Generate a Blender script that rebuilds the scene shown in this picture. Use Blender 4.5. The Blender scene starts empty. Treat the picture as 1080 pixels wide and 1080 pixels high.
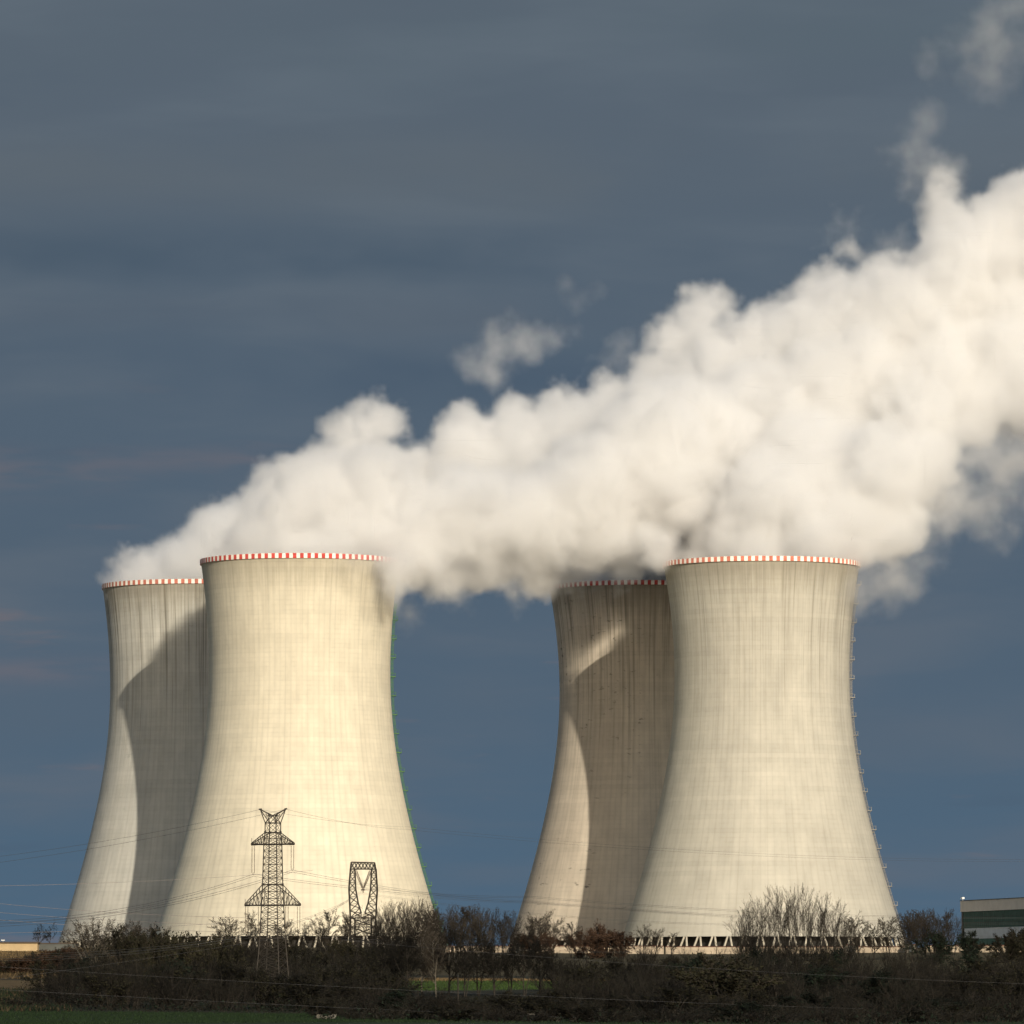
import bpy, bmesh, math, random
from math import sin, cos, pi, sqrt, atan2, radians
from mathutils import Vector, Matrix

C = bpy.context.scene.collection
SC = bpy.context.scene
RND = random.Random(7)

# ------------------------------------------------------------------ camera frame
F = 6400.0                       # focal length in photo pixels (1080 wide)
PITCH = math.atan(520.0 / F)     # horizon lies at photo row 1060

def at(px, py, Y):
    """World point that lies Y metres ahead of the camera in the direction of a photo position."""
    a = (px - 540.0) / F
    b = (540.0 - py) / F
    dy = cos(PITCH) - b * sin(PITCH)
    dz = sin(PITCH) + b * cos(PITCH)
    s = Y / dy
    return Vector((a * s, Y, dz * s))

cam_d = bpy.data.cameras.new('camera')
cam = bpy.data.objects.new('camera', cam_d)
C.objects.link(cam)
cam_d.sensor_width = 36.0
cam_d.lens = 36.0 * F / 1080.0
cam_d.clip_start = 1.0
cam_d.clip_end = 40000.0
cam.location = (0, 0, 0)
cam.rotation_euler = (pi / 2 + PITCH, 0, 0)
SC.camera = cam

# ------------------------------------------------------------------ terrain height
def gz(x, y):
    y0 = 850.0
    if y < 700:
        z = -1.75 - 0.40 * max(0.0, y) / 700.0
    elif y < y0:
        z = -2.15 + 0.95 * (y - 700.0) / 150.0
    elif y < 1800:
        t = (y - y0) / 950.0
        z = -1.2 + 18.2 * t
    else:
        z = 17.0
    z += 0.25 * sin(x * 0.045 + y * 0.013) * min(1.0, max(0, y) / 400.0) * (1 if y < 1750 else 0)
    return z

# ------------------------------------------------------------------ helpers
def tag(o, label=None, cat=None, group=None, kind=None):
    if label: o['label'] = label
    if cat: o['category'] = cat
    if group: o['group'] = group
    if kind: o['kind'] = kind
    return o

def empty(name, loc=(0, 0, 0), rz=0.0):
    o = bpy.data.objects.new(name, None)
    o.empty_display_size = 1.0
    C.objects.link(o)
    o.location = loc
    o.rotation_euler = (0, 0, rz)
    return o

class MB:
    """collects vertices and faces for one mesh"""
    def __init__(self):
        self.v = []; self.f = []; self.m = []; self.smooth = []
    def face(self, pts, mi=0, sm=False):
        n = len(self.v)
        self.v.extend([tuple(p) for p in pts])
        self.f.append(tuple(range(n, n + len(pts))))
        self.m.append(mi); self.smooth.append(sm)
    def grid(self, rows, closed=True, mi=0, sm=True, flip=False):
        n = len(self.v)
        w = len(rows[0])
        for r in rows:
            self.v.extend([tuple(p) for p in r])
        for j in range(len(rows) - 1):
            for i in range(w if closed else w - 1):
                a = n + j * w + i; b = n + j * w + (i + 1) % w
                c = b + w; d = a + w
                self.f.append((a, d, c, b) if flip else (a, b, c, d))
                self.m.append(mi(i, j) if callable(mi) else mi); self.smooth.append(sm)
    def box(self, lo, hi, mi=0):
        x0, y0, z0 = lo; x1, y1, z1 = hi
        n = len(self.v)
        self.v.extend([(x0,y0,z0),(x1,y0,z0),(x1,y1,z0),(x0,y1,z0),(x0,y0,z1),(x1,y0,z1),(x1,y1,z1),(x0,y1,z1)])
        for q in ((0,3,2,1),(4,5,6,7),(0,1,5,4),(1,2,6,5),(2,3,7,6),(3,0,4,7)):
            self.f.append(tuple(n + k for k in q)); self.m.append(mi); self.smooth.append(False)
    W = 1.0
    def bar(self, p, q, w, w2=None, sides=4, mi=0, cap=True):
        w *= MB.W
        if w2 is not None: w2 *= MB.W
        p = Vector(p); q = Vector(q)
        d = q - p
        L = d.length
        if L < 1e-6: return
        d /= L
        u = d.orthogonal().normalized(); v = d.cross(u)
        w2 = w if w2 is None else w2
        n = len(self.v)
        for (c, r) in ((p, w), (q, w2)):
            for k in range(sides):
                a = 2 * pi * k / sides + pi / 4
                t = c + (u * cos(a) + v * sin(a)) * r
                self.v.append((t.x, t.y, t.z))
        for k in range(sides):
            k2 = (k + 1) % sides
            self.f.append((n + k, n + k2, n + sides + k2, n + sides + k)); self.m.append(mi); self.smooth.append(sides > 4)
        if cap and sides > 2:
            self.f.append(tuple(n + k for k in reversed(range(sides)))); self.m.append(mi); self.smooth.append(False)
            self.f.append(tuple(n + sides + k for k in range(sides))); self.m.append(mi); self.smooth.append(False)
    def tube(self, pts, rads, sides=4, mi=0):
        n = len(self.v)
        u = None
        for i, p in enumerate(pts):
            d = (pts[min(i + 1, len(pts) - 1)] - pts[max(i - 1, 0)]).normalized()
            if u is None: u = d.orthogonal().normalized()
            u = (u - d * u.dot(d))
            u = u.normalized() if u.length > 1e-5 else d.orthogonal().normalized()
            v = d.cross(u)
            for k in range(sides):
                a = 2 * pi * k / sides
                t = p + (u * cos(a) + v * sin(a)) * rads[i]
                self.v.append((t.x, t.y, t.z))
        for j in range(len(pts) - 1):
            for k in range(sides):
                k2 = (k + 1) % sides
                self.f.append((n + j*sides + k, n + j*sides + k2, n + (j+1)*sides + k2, n + (j+1)*sides + k))
                self.m.append(mi); self.smooth.append(True)
    def mesh(self, name, mats):
        me = bpy.data.meshes.new(name)
        me.from_pydata(self.v, [], self.f)
        if not isinstance(mats, (list, tuple)): mats = [mats]
        for m in mats: me.materials.append(m)
        me.polygons.foreach_set('material_index', self.m)
        me.polygons.foreach_set('use_smooth', self.smooth)
        me.update()
        return me
    def build(self, name, mats, parent=None, loc=None, rz=None):
        o = bpy.data.objects.new(name, self.mesh(name, mats))
        C.objects.link(o)
        if parent: o.parent = parent
        if loc is not None: o.location = loc
        if rz is not None: o.rotation_euler = (0, 0, rz)
        return o

def linkcopy(src, parent=None):
    c = src.copy(); C.objects.link(c); c.parent = parent
    for k in list(src.children):
        linkcopy(k, c)
    return c

# ------------------------------------------------------------------ material helpers
class NT:
    def __init__(self, tree):
        self.t = tree; self.n = tree.nodes; self.l = tree.links
    def new(self, typ, **kw):
        nd = self.n.new(typ)
        for k, v in kw.items(): setattr(nd, k, v)
        return nd
    def put(self, sock, val):
        if isinstance(val, bpy.types.NodeSocket): self.l.new(val, sock)
        else: sock.default_value = val
    def math(self, op, a, b=None, c=None, clamp=False):
        nd = self.new('ShaderNodeMath', operation=op); nd.use_clamp = clamp
        self.put(nd.inputs[0], a)
        if b is not None: self.put(nd.inputs[1], b)
        if c is not None: self.put(nd.inputs[2], c)
        return nd.outputs[0]
    def vmath(self, op, a, b=None, out=0):
        nd = self.new('ShaderNodeVectorMath', operation=op)
        self.put(nd.inputs[0], a)
        if b is not None: self.put(nd.inputs[1], b)
        return nd.outputs[out]
    def comb(self, x, y, z):
        nd = self.new('ShaderNodeCombineXYZ')
        self.put(nd.inputs[0], x); self.put(nd.inputs[1], y); self.put(nd.inputs[2], z)
        return nd.outputs[0]
    def sep(self, v):
        nd = self.new('ShaderNodeSeparateXYZ'); self.put(nd.inputs[0], v)
        return nd.outputs
    def noise(self, vec, scale=1.0, detail=3.0, rough=0.55):
        nd = self.new('ShaderNodeTexNoise')
        self.put(nd.inputs['Vector'], vec); nd.inputs['Scale'].default_value = scale
        nd.inputs['Detail'].default_value = detail; nd.inputs['Roughness'].default_value = rough
        return nd.outputs[0]
    def mapr(self, val, a, b, c=0.0, d=1.0, smooth=False):
        nd = self.new('ShaderNodeMapRange')
        if smooth: nd.interpolation_type = 'SMOOTHSTEP'
        self.put(nd.inputs[0], val)
        for i, x in enumerate((a, b, c, d)): self.put(nd.inputs[1 + i], x)
        return nd.outputs[0]
    def mix(self, fac, a, b, blend='MIX'):
        nd = self.new('ShaderNodeMix', data_type='RGBA', blend_type=blend)
        self.put(nd.inputs[0], fac)
        for s, v in ((nd.inputs[6], a), (nd.inputs[7], b)):
            if isinstance(v, tuple) and len(v) == 3: v = v + (1.0,)
            self.put(s, v)
        return nd.outputs[2]

def material(name):
    m = bpy.data.materials.new(name); m.use_nodes = True
    T = NT(m.node_tree)
    b = T.n['Principled BSDF']
    b.inputs['Roughness'].default_value = 0.9
    b.inputs['Specular IOR Level'].default_value = 0.2
    return m, T, b

def plain(name, col, var=0.25, scale=1.0, rough=0.9, metal=0.0, spec=0.2):
    m, T, b = material(name)
    tc = T.new('ShaderNodeTexCoord')
    oi = T.new('ShaderNodeObjectInfo')
    n = T.noise(tc.outputs['Object'], scale, 4.0)
    k = T.mapr(n, 0.25, 0.75, 1.0 - var, 1.0 + var)
    k = T.math('MULTIPLY', k, T.mapr(oi.outputs['Random'], 0, 1, 1 - 0.6 * var, 1 + 0.6 * var))
    c = T.vmath('SCALE', T.mix(0.0, col, col))
    T.put(c.node.inputs[3], k)
    T.put(b.inputs['Base Color'], c)
    b.inputs['Roughness'].default_value = rough
    b.inputs['Metallic'].default_value = metal
    b.inputs['Specular IOR Level'].default_value = spec
    return m

# ------------------------------------------------------------------ world and sun
SUN_EL, SUN_AZ = radians(19.0), radians(17.0)     # behind the camera, 17 degrees to its right
w = bpy.data.worlds.new('World'); SC.world = w; w.use_nodes = True
T = NT(w.node_tree); T.n.clear()
wo = T.new('ShaderNodeOutputWorld'); bg = T.new('ShaderNodeBackground')
sky = T.new('ShaderNodeTexSky', sky_type='NISHITA')
sky.sun_disc = False
sky.sun_elevation = SUN_EL
sky.sun_rotation = pi - SUN_AZ
sky.air_density = 1.2; sky.dust_density = 1.5
tc = T.new('ShaderNodeTexCoord')
D = tc.outputs['Generated']
dx, dy, dz = T.sep(D)
# storm bank: slate above, bluer towards the horizon, long flat streaks
el = dz
warp = T.noise(T.comb(T.math('MULTIPLY', dx, 9.0), T.math('MULTIPLY', dy, 9.0), T.math('MULTIPLY', dz, 40.0)), 1.0, 3.0)
n1 = T.noise(T.comb(T.math('MULTIPLY', dx, 14.0), T.math('MULTIPLY', dy, 14.0), T.math('MULTIPLY', T.math('ADD', dz, T.math('MULTIPLY', warp, 0.02)), 75.0)), 1.0, 4.0, 0.5)
n2 = T.noise(T.comb(T.math('MULTIPLY', dx, 30.0), T.math('MULTIPLY', dy, 30.0), T.math('ADD', T.math('MULTIPLY', dz, 210.0), 7.3)), 1.0, 4.0, 0.55)
low = T.mix(T.mapr(el, 0.0, 0.075, smooth=True), (0.079, 0.138, 0.206), (0.087, 0.126, 0.174))
low = T.mix(T.mapr(el, 0.06, 0.17, smooth=True), low, (0.105, 0.133, 0.168))
grey = T.mix(T.mapr(el, 0.02, 0.15), (0.130, 0.150, 0.185), (0.140, 0.172, 0.205))
c1 = T.mix(T.mapr(n1, 0.42, 0.75, 0.0, 0.62, True), low, grey)
dark = T.mix(T.mapr(n1, 0.42, 0.22, 0.0, 0.5, True), c1, (0.070, 0.098, 0.145))
pink = T.mix(T.math('MULTIPLY', T.mapr(n2, 0.60, 0.78, 0.0, 0.55, True), T.mapr(el, 0.11, 0.07)), dark, (0.19, 0.155, 0.165))
def band(c, wd):
    q = T.math('DIVIDE', T.math('SUBTRACT', T.math('ADD', dz, T.math('MULTIPLY', T.math('SUBTRACT', warp, 0.5), wd * 1.6)), c), wd)
    return T.math('POWER', 2.718, T.math('MULTIPLY', T.math('MULTIPLY', q, q), -1.0))
mod = T.noise(T.comb(T.math('MULTIPLY', dx, 17.0), T.math('MULTIPLY', dy, 17.0), T.math('MULTIPLY', dz, 34.0)), 1.0, 4.0, 0.55)
m1 = T.mapr(mod, 0.35, 0.65, 0.15, 1.0, True)
for c_, w_, col_, k_ in ((0.158, 0.007, (0.105, 0.138, 0.168), 0.7), (0.137, 0.008, (0.118, 0.142, 0.168), 0.75), (0.122, 0.005, (0.066, 0.100, 0.142), 0.75), (0.104, 0.006, (0.070, 0.105, 0.153), 0.7), (0.113, 0.003, (0.098, 0.122, 0.158), 0.5), (0.048, 0.008, (0.100, 0.135, 0.180), 0.55)):
    pink = T.mix(T.math('MULTIPLY', T.math('MULTIPLY', band(c_, w_), m1), k_), pink, col_)
ptc = T.noise(T.comb(T.math('MULTIPLY', dx, 60.0), T.math('MULTIPLY', dy, 60.0), T.math('MULTIPLY', dz, 320.0)), 1.0, 2.5, 0.5)
pm_ = T.mapr(ptc, 0.35, 0.65, 0.1, 1.0, True)
for c_, w_, x0_, x1_, k_ in ((0.0893, 0.0022, -0.030, -0.045, 0.28), (0.0862, 0.0025, -0.058, -0.075, 0.24), (0.0545, 0.0022, -0.055, -0.075, 0.34)):
    pink = T.mix(T.math('MULTIPLY', T.math('MULTIPLY', T.math('MULTIPLY', band(c_, w_), pm_), T.mapr(dx, x0_, x1_, 0, 1, True)), k_), pink, (0.205, 0.165, 0.175))
front = T.math('MULTIPLY', T.mapr(dy, 0.05, 0.45, 0, 1, True), T.mapr(dz, 0.75, 0.35, 0, 1, True))
nish = T.vmath('SCALE', sky.outputs[0]); nish.node.inputs[3].default_value = 0.10
pink = T.mix(1.0, pink, (0.94, 0.97, 0.985), 'MULTIPLY')
allsky = T.mix(front, nish, pink)
T.put(bg.inputs[0], allsky); bg.inputs[1].default_value = 1.0
T.l.new(bg.outputs[0], wo.inputs[0])

sd = bpy.data.lights.new('sun', 'SUN'); sd.energy = 4.3; sd.angle = radians(0.5); sd.color = (1.0, 0.90, 0.74)
so = bpy.data.objects.new('sun', sd); C.objects.link(so)
so.location = (300, -500, 400)
sdir = Vector((-sin(SUN_AZ) * cos(SUN_EL), cos(SUN_AZ) * cos(SUN_EL), -sin(SUN_EL)))
so.rotation_euler = sdir.to_track_quat('-Z', 'Y').to_euler()

# ------------------------------------------------------------------ ground
def ground_material():
    m, T, b = material('meadow_and_scrub_floor')
    tc = T.new('ShaderNodeTexCoord')
    x, y, z = T.sep(tc.outputs['Object'])
    P = tc.outputs['Object']
    n = T.noise(P, 0.05, 6.0, 0.6); nf = T.noise(P, 0.6, 5.0, 0.65)
    yy = T.math('ADD', y, T.math('MULTIPLY', T.math('SUBTRACT', n, 0.5), 30.0))
    xx = T.math('ADD', x, T.math('MULTIPLY', T.math('SUBTRACT', n, 0.5), 10.0))
    field = T.mix(T.mapr(nf, 0.3, 0.7), (0.008, 0.018, 0.006), (0.014, 0.027, 0.009))
    floor = T.mix(T.mapr(nf, 0.3, 0.7), (0.010, 0.012, 0.006), (0.022, 0.020, 0.011))
    c = T.mix(T.mapr(yy, 838, 850, 0, 1, True), field, floor)  # cloud shade over the near ground is put into both dark colours
    grass = T.mix(T.mapr(nf, 0.3, 0.7), (0.026, 0.046, 0.011), (0.042, 0.068, 0.016))  # sunlit patch painted in as a brighter green
    dry = T.mix(T.mapr(nf, 0.3, 0.7), (0.07, 0.048, 0.022), (0.13, 0.09, 0.04))
    mead = T.mix(T.mapr(yy, 1105, 1150, 0, 1, True), grass, dry)
    mead = T.mix(T.mapr(xx, -62, -70, 0, 1, True), mead, dry)
    c = T.mix(T.math('MULTIPLY', T.mapr(yy, 1030, 1040, 0, 1, True), T.mapr(yy, 1190, 1165, 0, 1, True)), c, mead)
    gold = T.mix(T.mapr(nf, 0.3, 0.7), (0.13, 0.085, 0.03), (0.20, 0.14, 0.055))
    olive = T.mix(T.mapr(nf, 0.3, 0.7), (0.035, 0.030, 0.014), (0.07, 0.055, 0.026))
    bank = T.mix(T.mapr(xx, -112, -122, 0, 1, True), olive, gold)
    c = T.mix(T.mapr(yy, 1200, 1230, 0, 1, True), c, bank)
    grav = T.mix(T.mapr(nf, 0.3, 0.7), (0.15, 0.14, 0.12), (0.22, 0.20, 0.17))
    c = T.mix(T.mapr(yy, 1800, 1812, 0, 1, True), c, grav)
    T.put(b.inputs['Base Color'], c)
    bp = T.new('ShaderNodeBump'); bp.inputs['Strength'].default_value = 0.8; bp.inputs['Distance'].default_value = 0.3
    T.put(bp.inputs['Height'], nf); T.put(b.inputs['Normal'], bp.outputs[0])
    b.inputs['Roughness'].default_value = 1.0
    return m
def build_ground():
    xs = [-14000, -6000, -2500, -1000, -500] + [-300 + 10 * i for i in range(61)] + [500, 1000, 2500, 6000, 14000]
    ys = [-3000, -800, -200, 0, 150, 300, 450, 600, 650, 700, 750, 800] + [700, 775, 825] + [850 + 20 * i for i in range(48)] + [1800, 1850, 2000, 2300, 3000, 6000, 12000, 24000]
    ys = sorted(set(ys))
    mb = MB()
    mb.grid([[(x, y, gz(x, y)) for x in xs] for y in ys], closed=False)
    o = mb.build('ground', ground_material())
    o['kind'] = 'structure'
build_ground()


# ------------------------------------------------------------------ cooling towers
def concrete(name, ca, cb, streak, smudge, seed, tint=0.0):
    m, T, b = material(name)
    tc = T.new('ShaderNodeTexCoord')
    x, y, z = T.sep(tc.outputs['Object'])
    flat = T.vmath('NORMALIZE', T.comb(x, y, 0.0))
    fx, fy, _ = T.sep(flat)
    ang = T.math('ARCTAN2', fx, T.math('MULTIPLY', fy, -1.0))
    def cyl(k, kz, off=0.0):
        return T.comb(T.math('ADD', T.math('MULTIPLY', fx, k), seed + off), T.math('MULTIPLY', fy, k), T.math('MULTIPLY', z, kz))
    big = T.noise(cyl(2.2, 0.022), 1.0, 5.0, 0.6)
    col = T.mix(T.mapr(big, 0.3, 0.7, 0, 1, True), ca, cb)
    # vertical weather stains, strongest under the rim
    s1 = T.noise(cyl(38.0, 0.012, 11), 1.0, 3.0, 0.6)
    s2 = T.noise(cyl(16.0, 0.02, 23), 1.0, 4.0, 0.6)
    topm = T.mapr(T.math('ADD', z, T.math('MULTIPLY', s2, 60.0)), 85.0, 150.0, 0.12, 1.0, True)
    st = T.math('MULTIPLY', T.mapr(s1, 0.50, 0.70, 0, 1, True), topm)
    col = T.mix(T.math('MULTIPLY', st, streak), col, (0.085, 0.078, 0.06))
    st2 = T.math('MULTIPLY', T.mapr(s2, 0.45, 0.75, 0, 1, True), topm)
    col = T.mix(T.math('MULTIPLY', st2, streak * 0.55), col, (0.16, 0.14, 0.105))
    # grime hanging just under the rim
    g = T.noise(cyl(45.0, 0.05, 41), 1.0, 4.0, 0.65)
    gm = T.mapr(T.math('ADD', z, T.math('MULTIPLY', g, 14.0)), 118.0, 131.0, 0.0, 1.0, True)
    col = T.mix(T.math('MULTIPLY', gm, 0.35 + 0.3 * streak), col, (0.17, 0.145, 0.10))
    # ribs and pour lifts
    rib = T.math('POWER', T.math('ABSOLUTE', T.math('SINE', T.math('MULTIPLY', ang, 52.0))), 0.28)
    ribn = T.noise(cyl(30.0, 0.01, 5), 1.0, 2.0)
    col = T.mix(T.math('MULTIPLY', T.math('SUBTRACT', 1.0, rib), T.mapr(ribn, 0.30, 0.75, 0.08, 0.40)), col, (0.17, 0.155, 0.12))
    lift = T.math('POWER', T.math('ABSOLUTE', T.math('SINE', T.math('MULTIPLY', z, pi / 1.5))), 0.3)
    ln = T.noise(cyl(10.0, 0.3, 77), 1.0, 3.0)
    col = T.mix(T.math('MULTIPLY', T.math('SUBTRACT', 1.0, lift), T.mapr(ln, 0.40, 0.75, 0.0, 0.27)), col, (0.19, 0.17, 0.13))
    band = T.noise(T.comb(T.math('ADD', T.math('MULTIPLY', fx, 0.6), seed), T.math('MULTIPLY', fy, 0.6), T.math('MULTIPLY', T.math('FLOOR', T.math('DIVIDE', z, 1.5)), 0.9)), 1.0, 2.0)
    pan = T.noise(cyl(9.0, 0.12, 131), 1.0, 3.0, 0.6)
    k = T.math('MULTIPLY', T.mapr(band, 0.3, 0.7, 0.95, 1.05), T.mapr(pan, 0.25, 0.75, 0.90, 1.09))
    # broken horizontal smudges
    if smudge > 0:
        h = T.noise(cyl(9.0, 0.75, 61), 1.0, 4.0, 0.6)
        hz = T.noise(cyl(1.6, 0.03, 67), 1.0, 2.0)
        hm = T.math('MULTIPLY', T.mapr(h, 0.60, 0.70, 0, 1, True), T.mapr(hz, 0.45, 0.65, 0, 1, True))
        col = T.mix(T.math('MULTIPLY', hm, smudge), col, (0.05, 0.048, 0.042))
    if tint > 0:   # grey-green tint, stronger towards the left flank
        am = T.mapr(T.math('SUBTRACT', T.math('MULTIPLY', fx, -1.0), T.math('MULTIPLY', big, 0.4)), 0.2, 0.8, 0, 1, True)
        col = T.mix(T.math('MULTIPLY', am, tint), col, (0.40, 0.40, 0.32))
    sc = T.vmath('SCALE', col); T.put(sc.node.inputs[3], k)
    T.put(b.inputs['Base Color'], sc)
    bp = T.new('ShaderNodeBump'); bp.inputs['Strength'].default_value = 0.35; bp.inputs['Distance'].default_value = 0.06
    T.put(bp.inputs['Height'], T.math('ADD', rib, T.math('MULTIPLY', lift, 0.3)))
    T.put(b.inputs['Normal'], bp.outputs[0])
    b.inputs['Roughness'].default_value = 0.95
    return m

M = {}
M['rim_white'] = plain('rim_white_paint', (0.78, 0.75, 0.68), 0.12, 0.4)
M['rim_red'] = plain('rim_red_paint', (0.50, 0.07, 0.06), 0.2, 0.4)
M['rim_red_faded'] = plain('rim_red_faded_paint', (0.50, 0.17, 0.12), 0.25, 0.4)
M['leg'] = plain('support_concrete', (0.45, 0.41, 0.33), 0.15, 0.8)
M['fill_shade'] = plain('fill_pack_shade', (0.035, 0.033, 0.03), 0.3, 0.3)  # darkness inside the tower is painted into this colour
M['basin'] = plain('basin_concrete', (0.32, 0.28, 0.22), 0.2, 0.5)
M['green_metal'] = plain('green_painted_steel', (0.085, 0.20, 0.03), 0.2, 1.0, 0.6)
M['grey_metal'] = plain('grey_steel', (0.30, 0.28, 0.24), 0.2, 1.0, 0.6)

H_RIM = 125.8        # top of rim above the plant ground
H_LEG = 4.6          # shell starts here
Z_TH = 89.6          # throat
def make_prof(r_th, b_low, b_top):
    def prof(z):
        return r_th * sqrt(1 + ((z - Z_TH) / (b_low if z < Z_TH else b_top)) ** 2)
    return prof
PROF_SLIM = make_prof(28.3, 68.0, 70.0)
PROF_FULL = make_prof(29.16, 69.5, 80.0)

def make_tower(name, X, Y, label, conc, red, ladder=None, prof=PROF_FULL):
    root = empty(name, (X, Y, 17.0))
    tag(root, label, 'cooling tower', 'cooling towers of the power station')
    SEG = 336
    ring = [(sin(2*pi*i/SEG), -cos(2*pi*i/SEG)) for i in range(SEG)]
    mb = MB()
    rows = []
    zs = [H_LEG + (H_RIM - 1.55 - H_LEG) * j / 90 for j in range(91)]
    for z in zs:
        r = prof(z); rows.append([(r*c, r*s, z) for c, s in ring])
    mb.grid(rows)
    # lower ring beam underside and inner wall
    rin = []
    for z in zs:
        r = prof(z) - 0.7; rin.append([(r*c, r*s, z) for c, s in ring])
    mb.grid(rin, flip=True)
    mb.grid([rin[0], rows[0]], sm=False)
    mb.build('shell', conc, root)
    # painted rim: alternate blocks, slightly proud of the shell
    NB = 176
    rb = MB()
    rr = prof(H_RIM) + 0.22
    def rg(r, z): return [(r*sin(2*pi*i/(NB*2)), -r*cos(2*pi*i/(NB*2)), z) for i in range(NB*2)]
    z0, z1 = H_RIM - 1.55, H_RIM
    sel = lambda i, j: (i // 2) % 2
    rb.grid([rg(rr - 0.9, z0), rg(rr, z0), rg(rr, z1), rg(rr - 1.3, z1), rg(rr - 1.3, z0 - 1.0)], mi=sel, sm=False)
    rb.build('rim_band', [M['rim_white'], red], root)
    # Lambda shaped raker legs
    NL = 56
    lm = MB()
    rt = prof(H_LEG) - 0.35; rbot = rt + 1.6
    hw = 2 * pi / NL * 0.32; ht = 2 * pi / NL * 0.08
    for s in (-1, 1):
        p = (rbot * sin(s * hw), -rbot * cos(s * hw), -0.3)
        q = (rt * sin(s * ht), -rt * cos(s * ht), H_LEG + 0.05)
        lm.bar(p, q, 0.36, 0.34, 6)
    lme = lm.mesh('support_leg', M['leg'])
    for k in range(NL):
        o = bpy.data.objects.new('support_leg', lme); C.objects.link(o)
        o.parent = root; o.rotation_euler = (0, 0, 2 * pi * (k + 0.5) / NL)
    # fill pack drum with the interior's shade put into its colour; water basin curb
    fp = MB()
    def rg2(r, z, n=96): return [(r*sin(2*pi*i/n), -r*cos(2*pi*i/n), z) for i in range(n)]
    fp.grid([rg2(rt - 4.0, -0.2), rg2(rt - 3.2, H_LEG + 0.8)])
    fp.face(rg2(rt - 3.2, H_LEG + 0.8))
    fp.build('fill_pack', M['fill_shade'], root)
    bs = MB()
    bs.grid([rg2(rbot + 1.0, -0.6), rg2(rbot + 1.0, 0.5), rg2(rbot + 0.5, 0.5), rg2(rbot + 0.5, -0.6)], sm=False)
    bs.build('basin_curb', M['basin'], root)
    if ladder:
        lmat, a0, ztop = ladder
        ax, ay = sin(a0), -cos(a0)          # outward direction
        tx, ty = cos(a0), sin(a0)
        def P(z, out, side): 
            r = prof(z) + out
            return Vector((r*ax + side*tx, r*ay + side*ty, z))
        lb = MB()
        zz = [1.0 + (ztop - 1.0) * j / 60 for j in range(61)]
        for side in (-0.35, 0.35):
            for j in range(60): lb.bar(P(zz[j], 0.3, side), P(zz[j+1], 0.3, side), 0.05)
        for out, side in ((0.9, -0.25), (0.9, 0.25), (0.65, -0.4), (0.65, 0.4)):
            for j in range(60): lb.bar(P(zz[j], out, side), P(zz[j+1], out, side), 0.035)
        z = 1.0
        while z < ztop:
            lb.bar(P(z, 0.35, -0.35), P(z, 0.35, 0.35), 0.03)
            z += 0.4
        z = 2.5
        while z < ztop:
            hoop = [P(z, 0.3, -0.35), P(z, 0.65, -0.4), P(z, 0.9, -0.25), P(z, 0.9, 0.25), P(z, 0.65, 0.4), P(z, 0.3, 0.35)]
            for a, b in zip(hoop, hoop[1:]): lb.bar(a, b, 0.04)
            lb.bar(P(z, 0.0, 0), P(z, 0.4, 0), 0.05)
            z += 1.5
        lad = lb.build('ladder', lmat, root)
        pm = MB()
        pm.box((-0.9, -0.1, -0.08), (0.9, 1.6, 0.08))
        for sx in (-0.85, 0.85):
            for yy in (1.5,): pm.bar((sx, yy, 0.08), (sx, yy, 1.15), 0.04)
            pm.bar((sx, 0.0, 1.15), (sx, 1.5, 1.15), 0.025)
        pm.bar((-0.85, 1.5, 1.15), (0.85, 1.5, 1.15), 0.025)
        pm.bar((0, 0.0, -1.2), (0, 1.5, -0.1), 0.06)
        pme = pm.mesh('platform', lmat)
        z = 9.0
        while z < ztop:
            o = bpy.data.objects.new('platform', pme); C.objects.link(o); o.parent = lad
            p = P(z, 0.1, 0); o.location = p
            o.rotation_euler = (0, 0, a0 - pi)      # local +Y points outward
            z += 6.1
    return root

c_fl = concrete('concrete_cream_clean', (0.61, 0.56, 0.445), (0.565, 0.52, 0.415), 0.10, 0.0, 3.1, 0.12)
c_bl = concrete('concrete_grey_cream', (0.52, 0.50, 0.44), (0.43, 0.42, 0.38), 0.7, 0.15, 17.7)
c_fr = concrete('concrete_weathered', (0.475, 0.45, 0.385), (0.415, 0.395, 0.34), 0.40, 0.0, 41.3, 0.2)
c_br = concrete('concrete_stained_brown', (0.62, 0.545, 0.44), (0.52, 0.455, 0.37), 0.62, 0.7, 58.9)

def base_at(px, Y): 
    p = at(px, 990, Y); return p.x
TOW = {}
make_tower('cooling_tower', base_at(205.5, 2067), 2067, 'cream tower behind the tower with the green ladder, a curved shadow across its flank', c_bl, M['rim_red_faded'])
make_tower('cooling_tower', base_at(315.3, 1950), 1950, 'clean cream cooling tower with bright red and white rim and a green ladder', c_fl, M['rim_red'], (M['green_metal'], radians(92), 112.0))
make_tower('cooling_tower', base_at(678, 2072), 2072, 'brown stained cooling tower mostly in shade, with dark horizontal marks and streaks', c_br, M['rim_red'], None, PROF_SLIM)
make_tower('cooling_tower', base_at(804.5, 1962), 1962, 'weathered pale cooling tower with grey ladder, behind the row of tall bare trees', c_fr, M['rim_red_faded'], (M['grey_metal'], radians(92), 119.0), PROF_SLIM)

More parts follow.
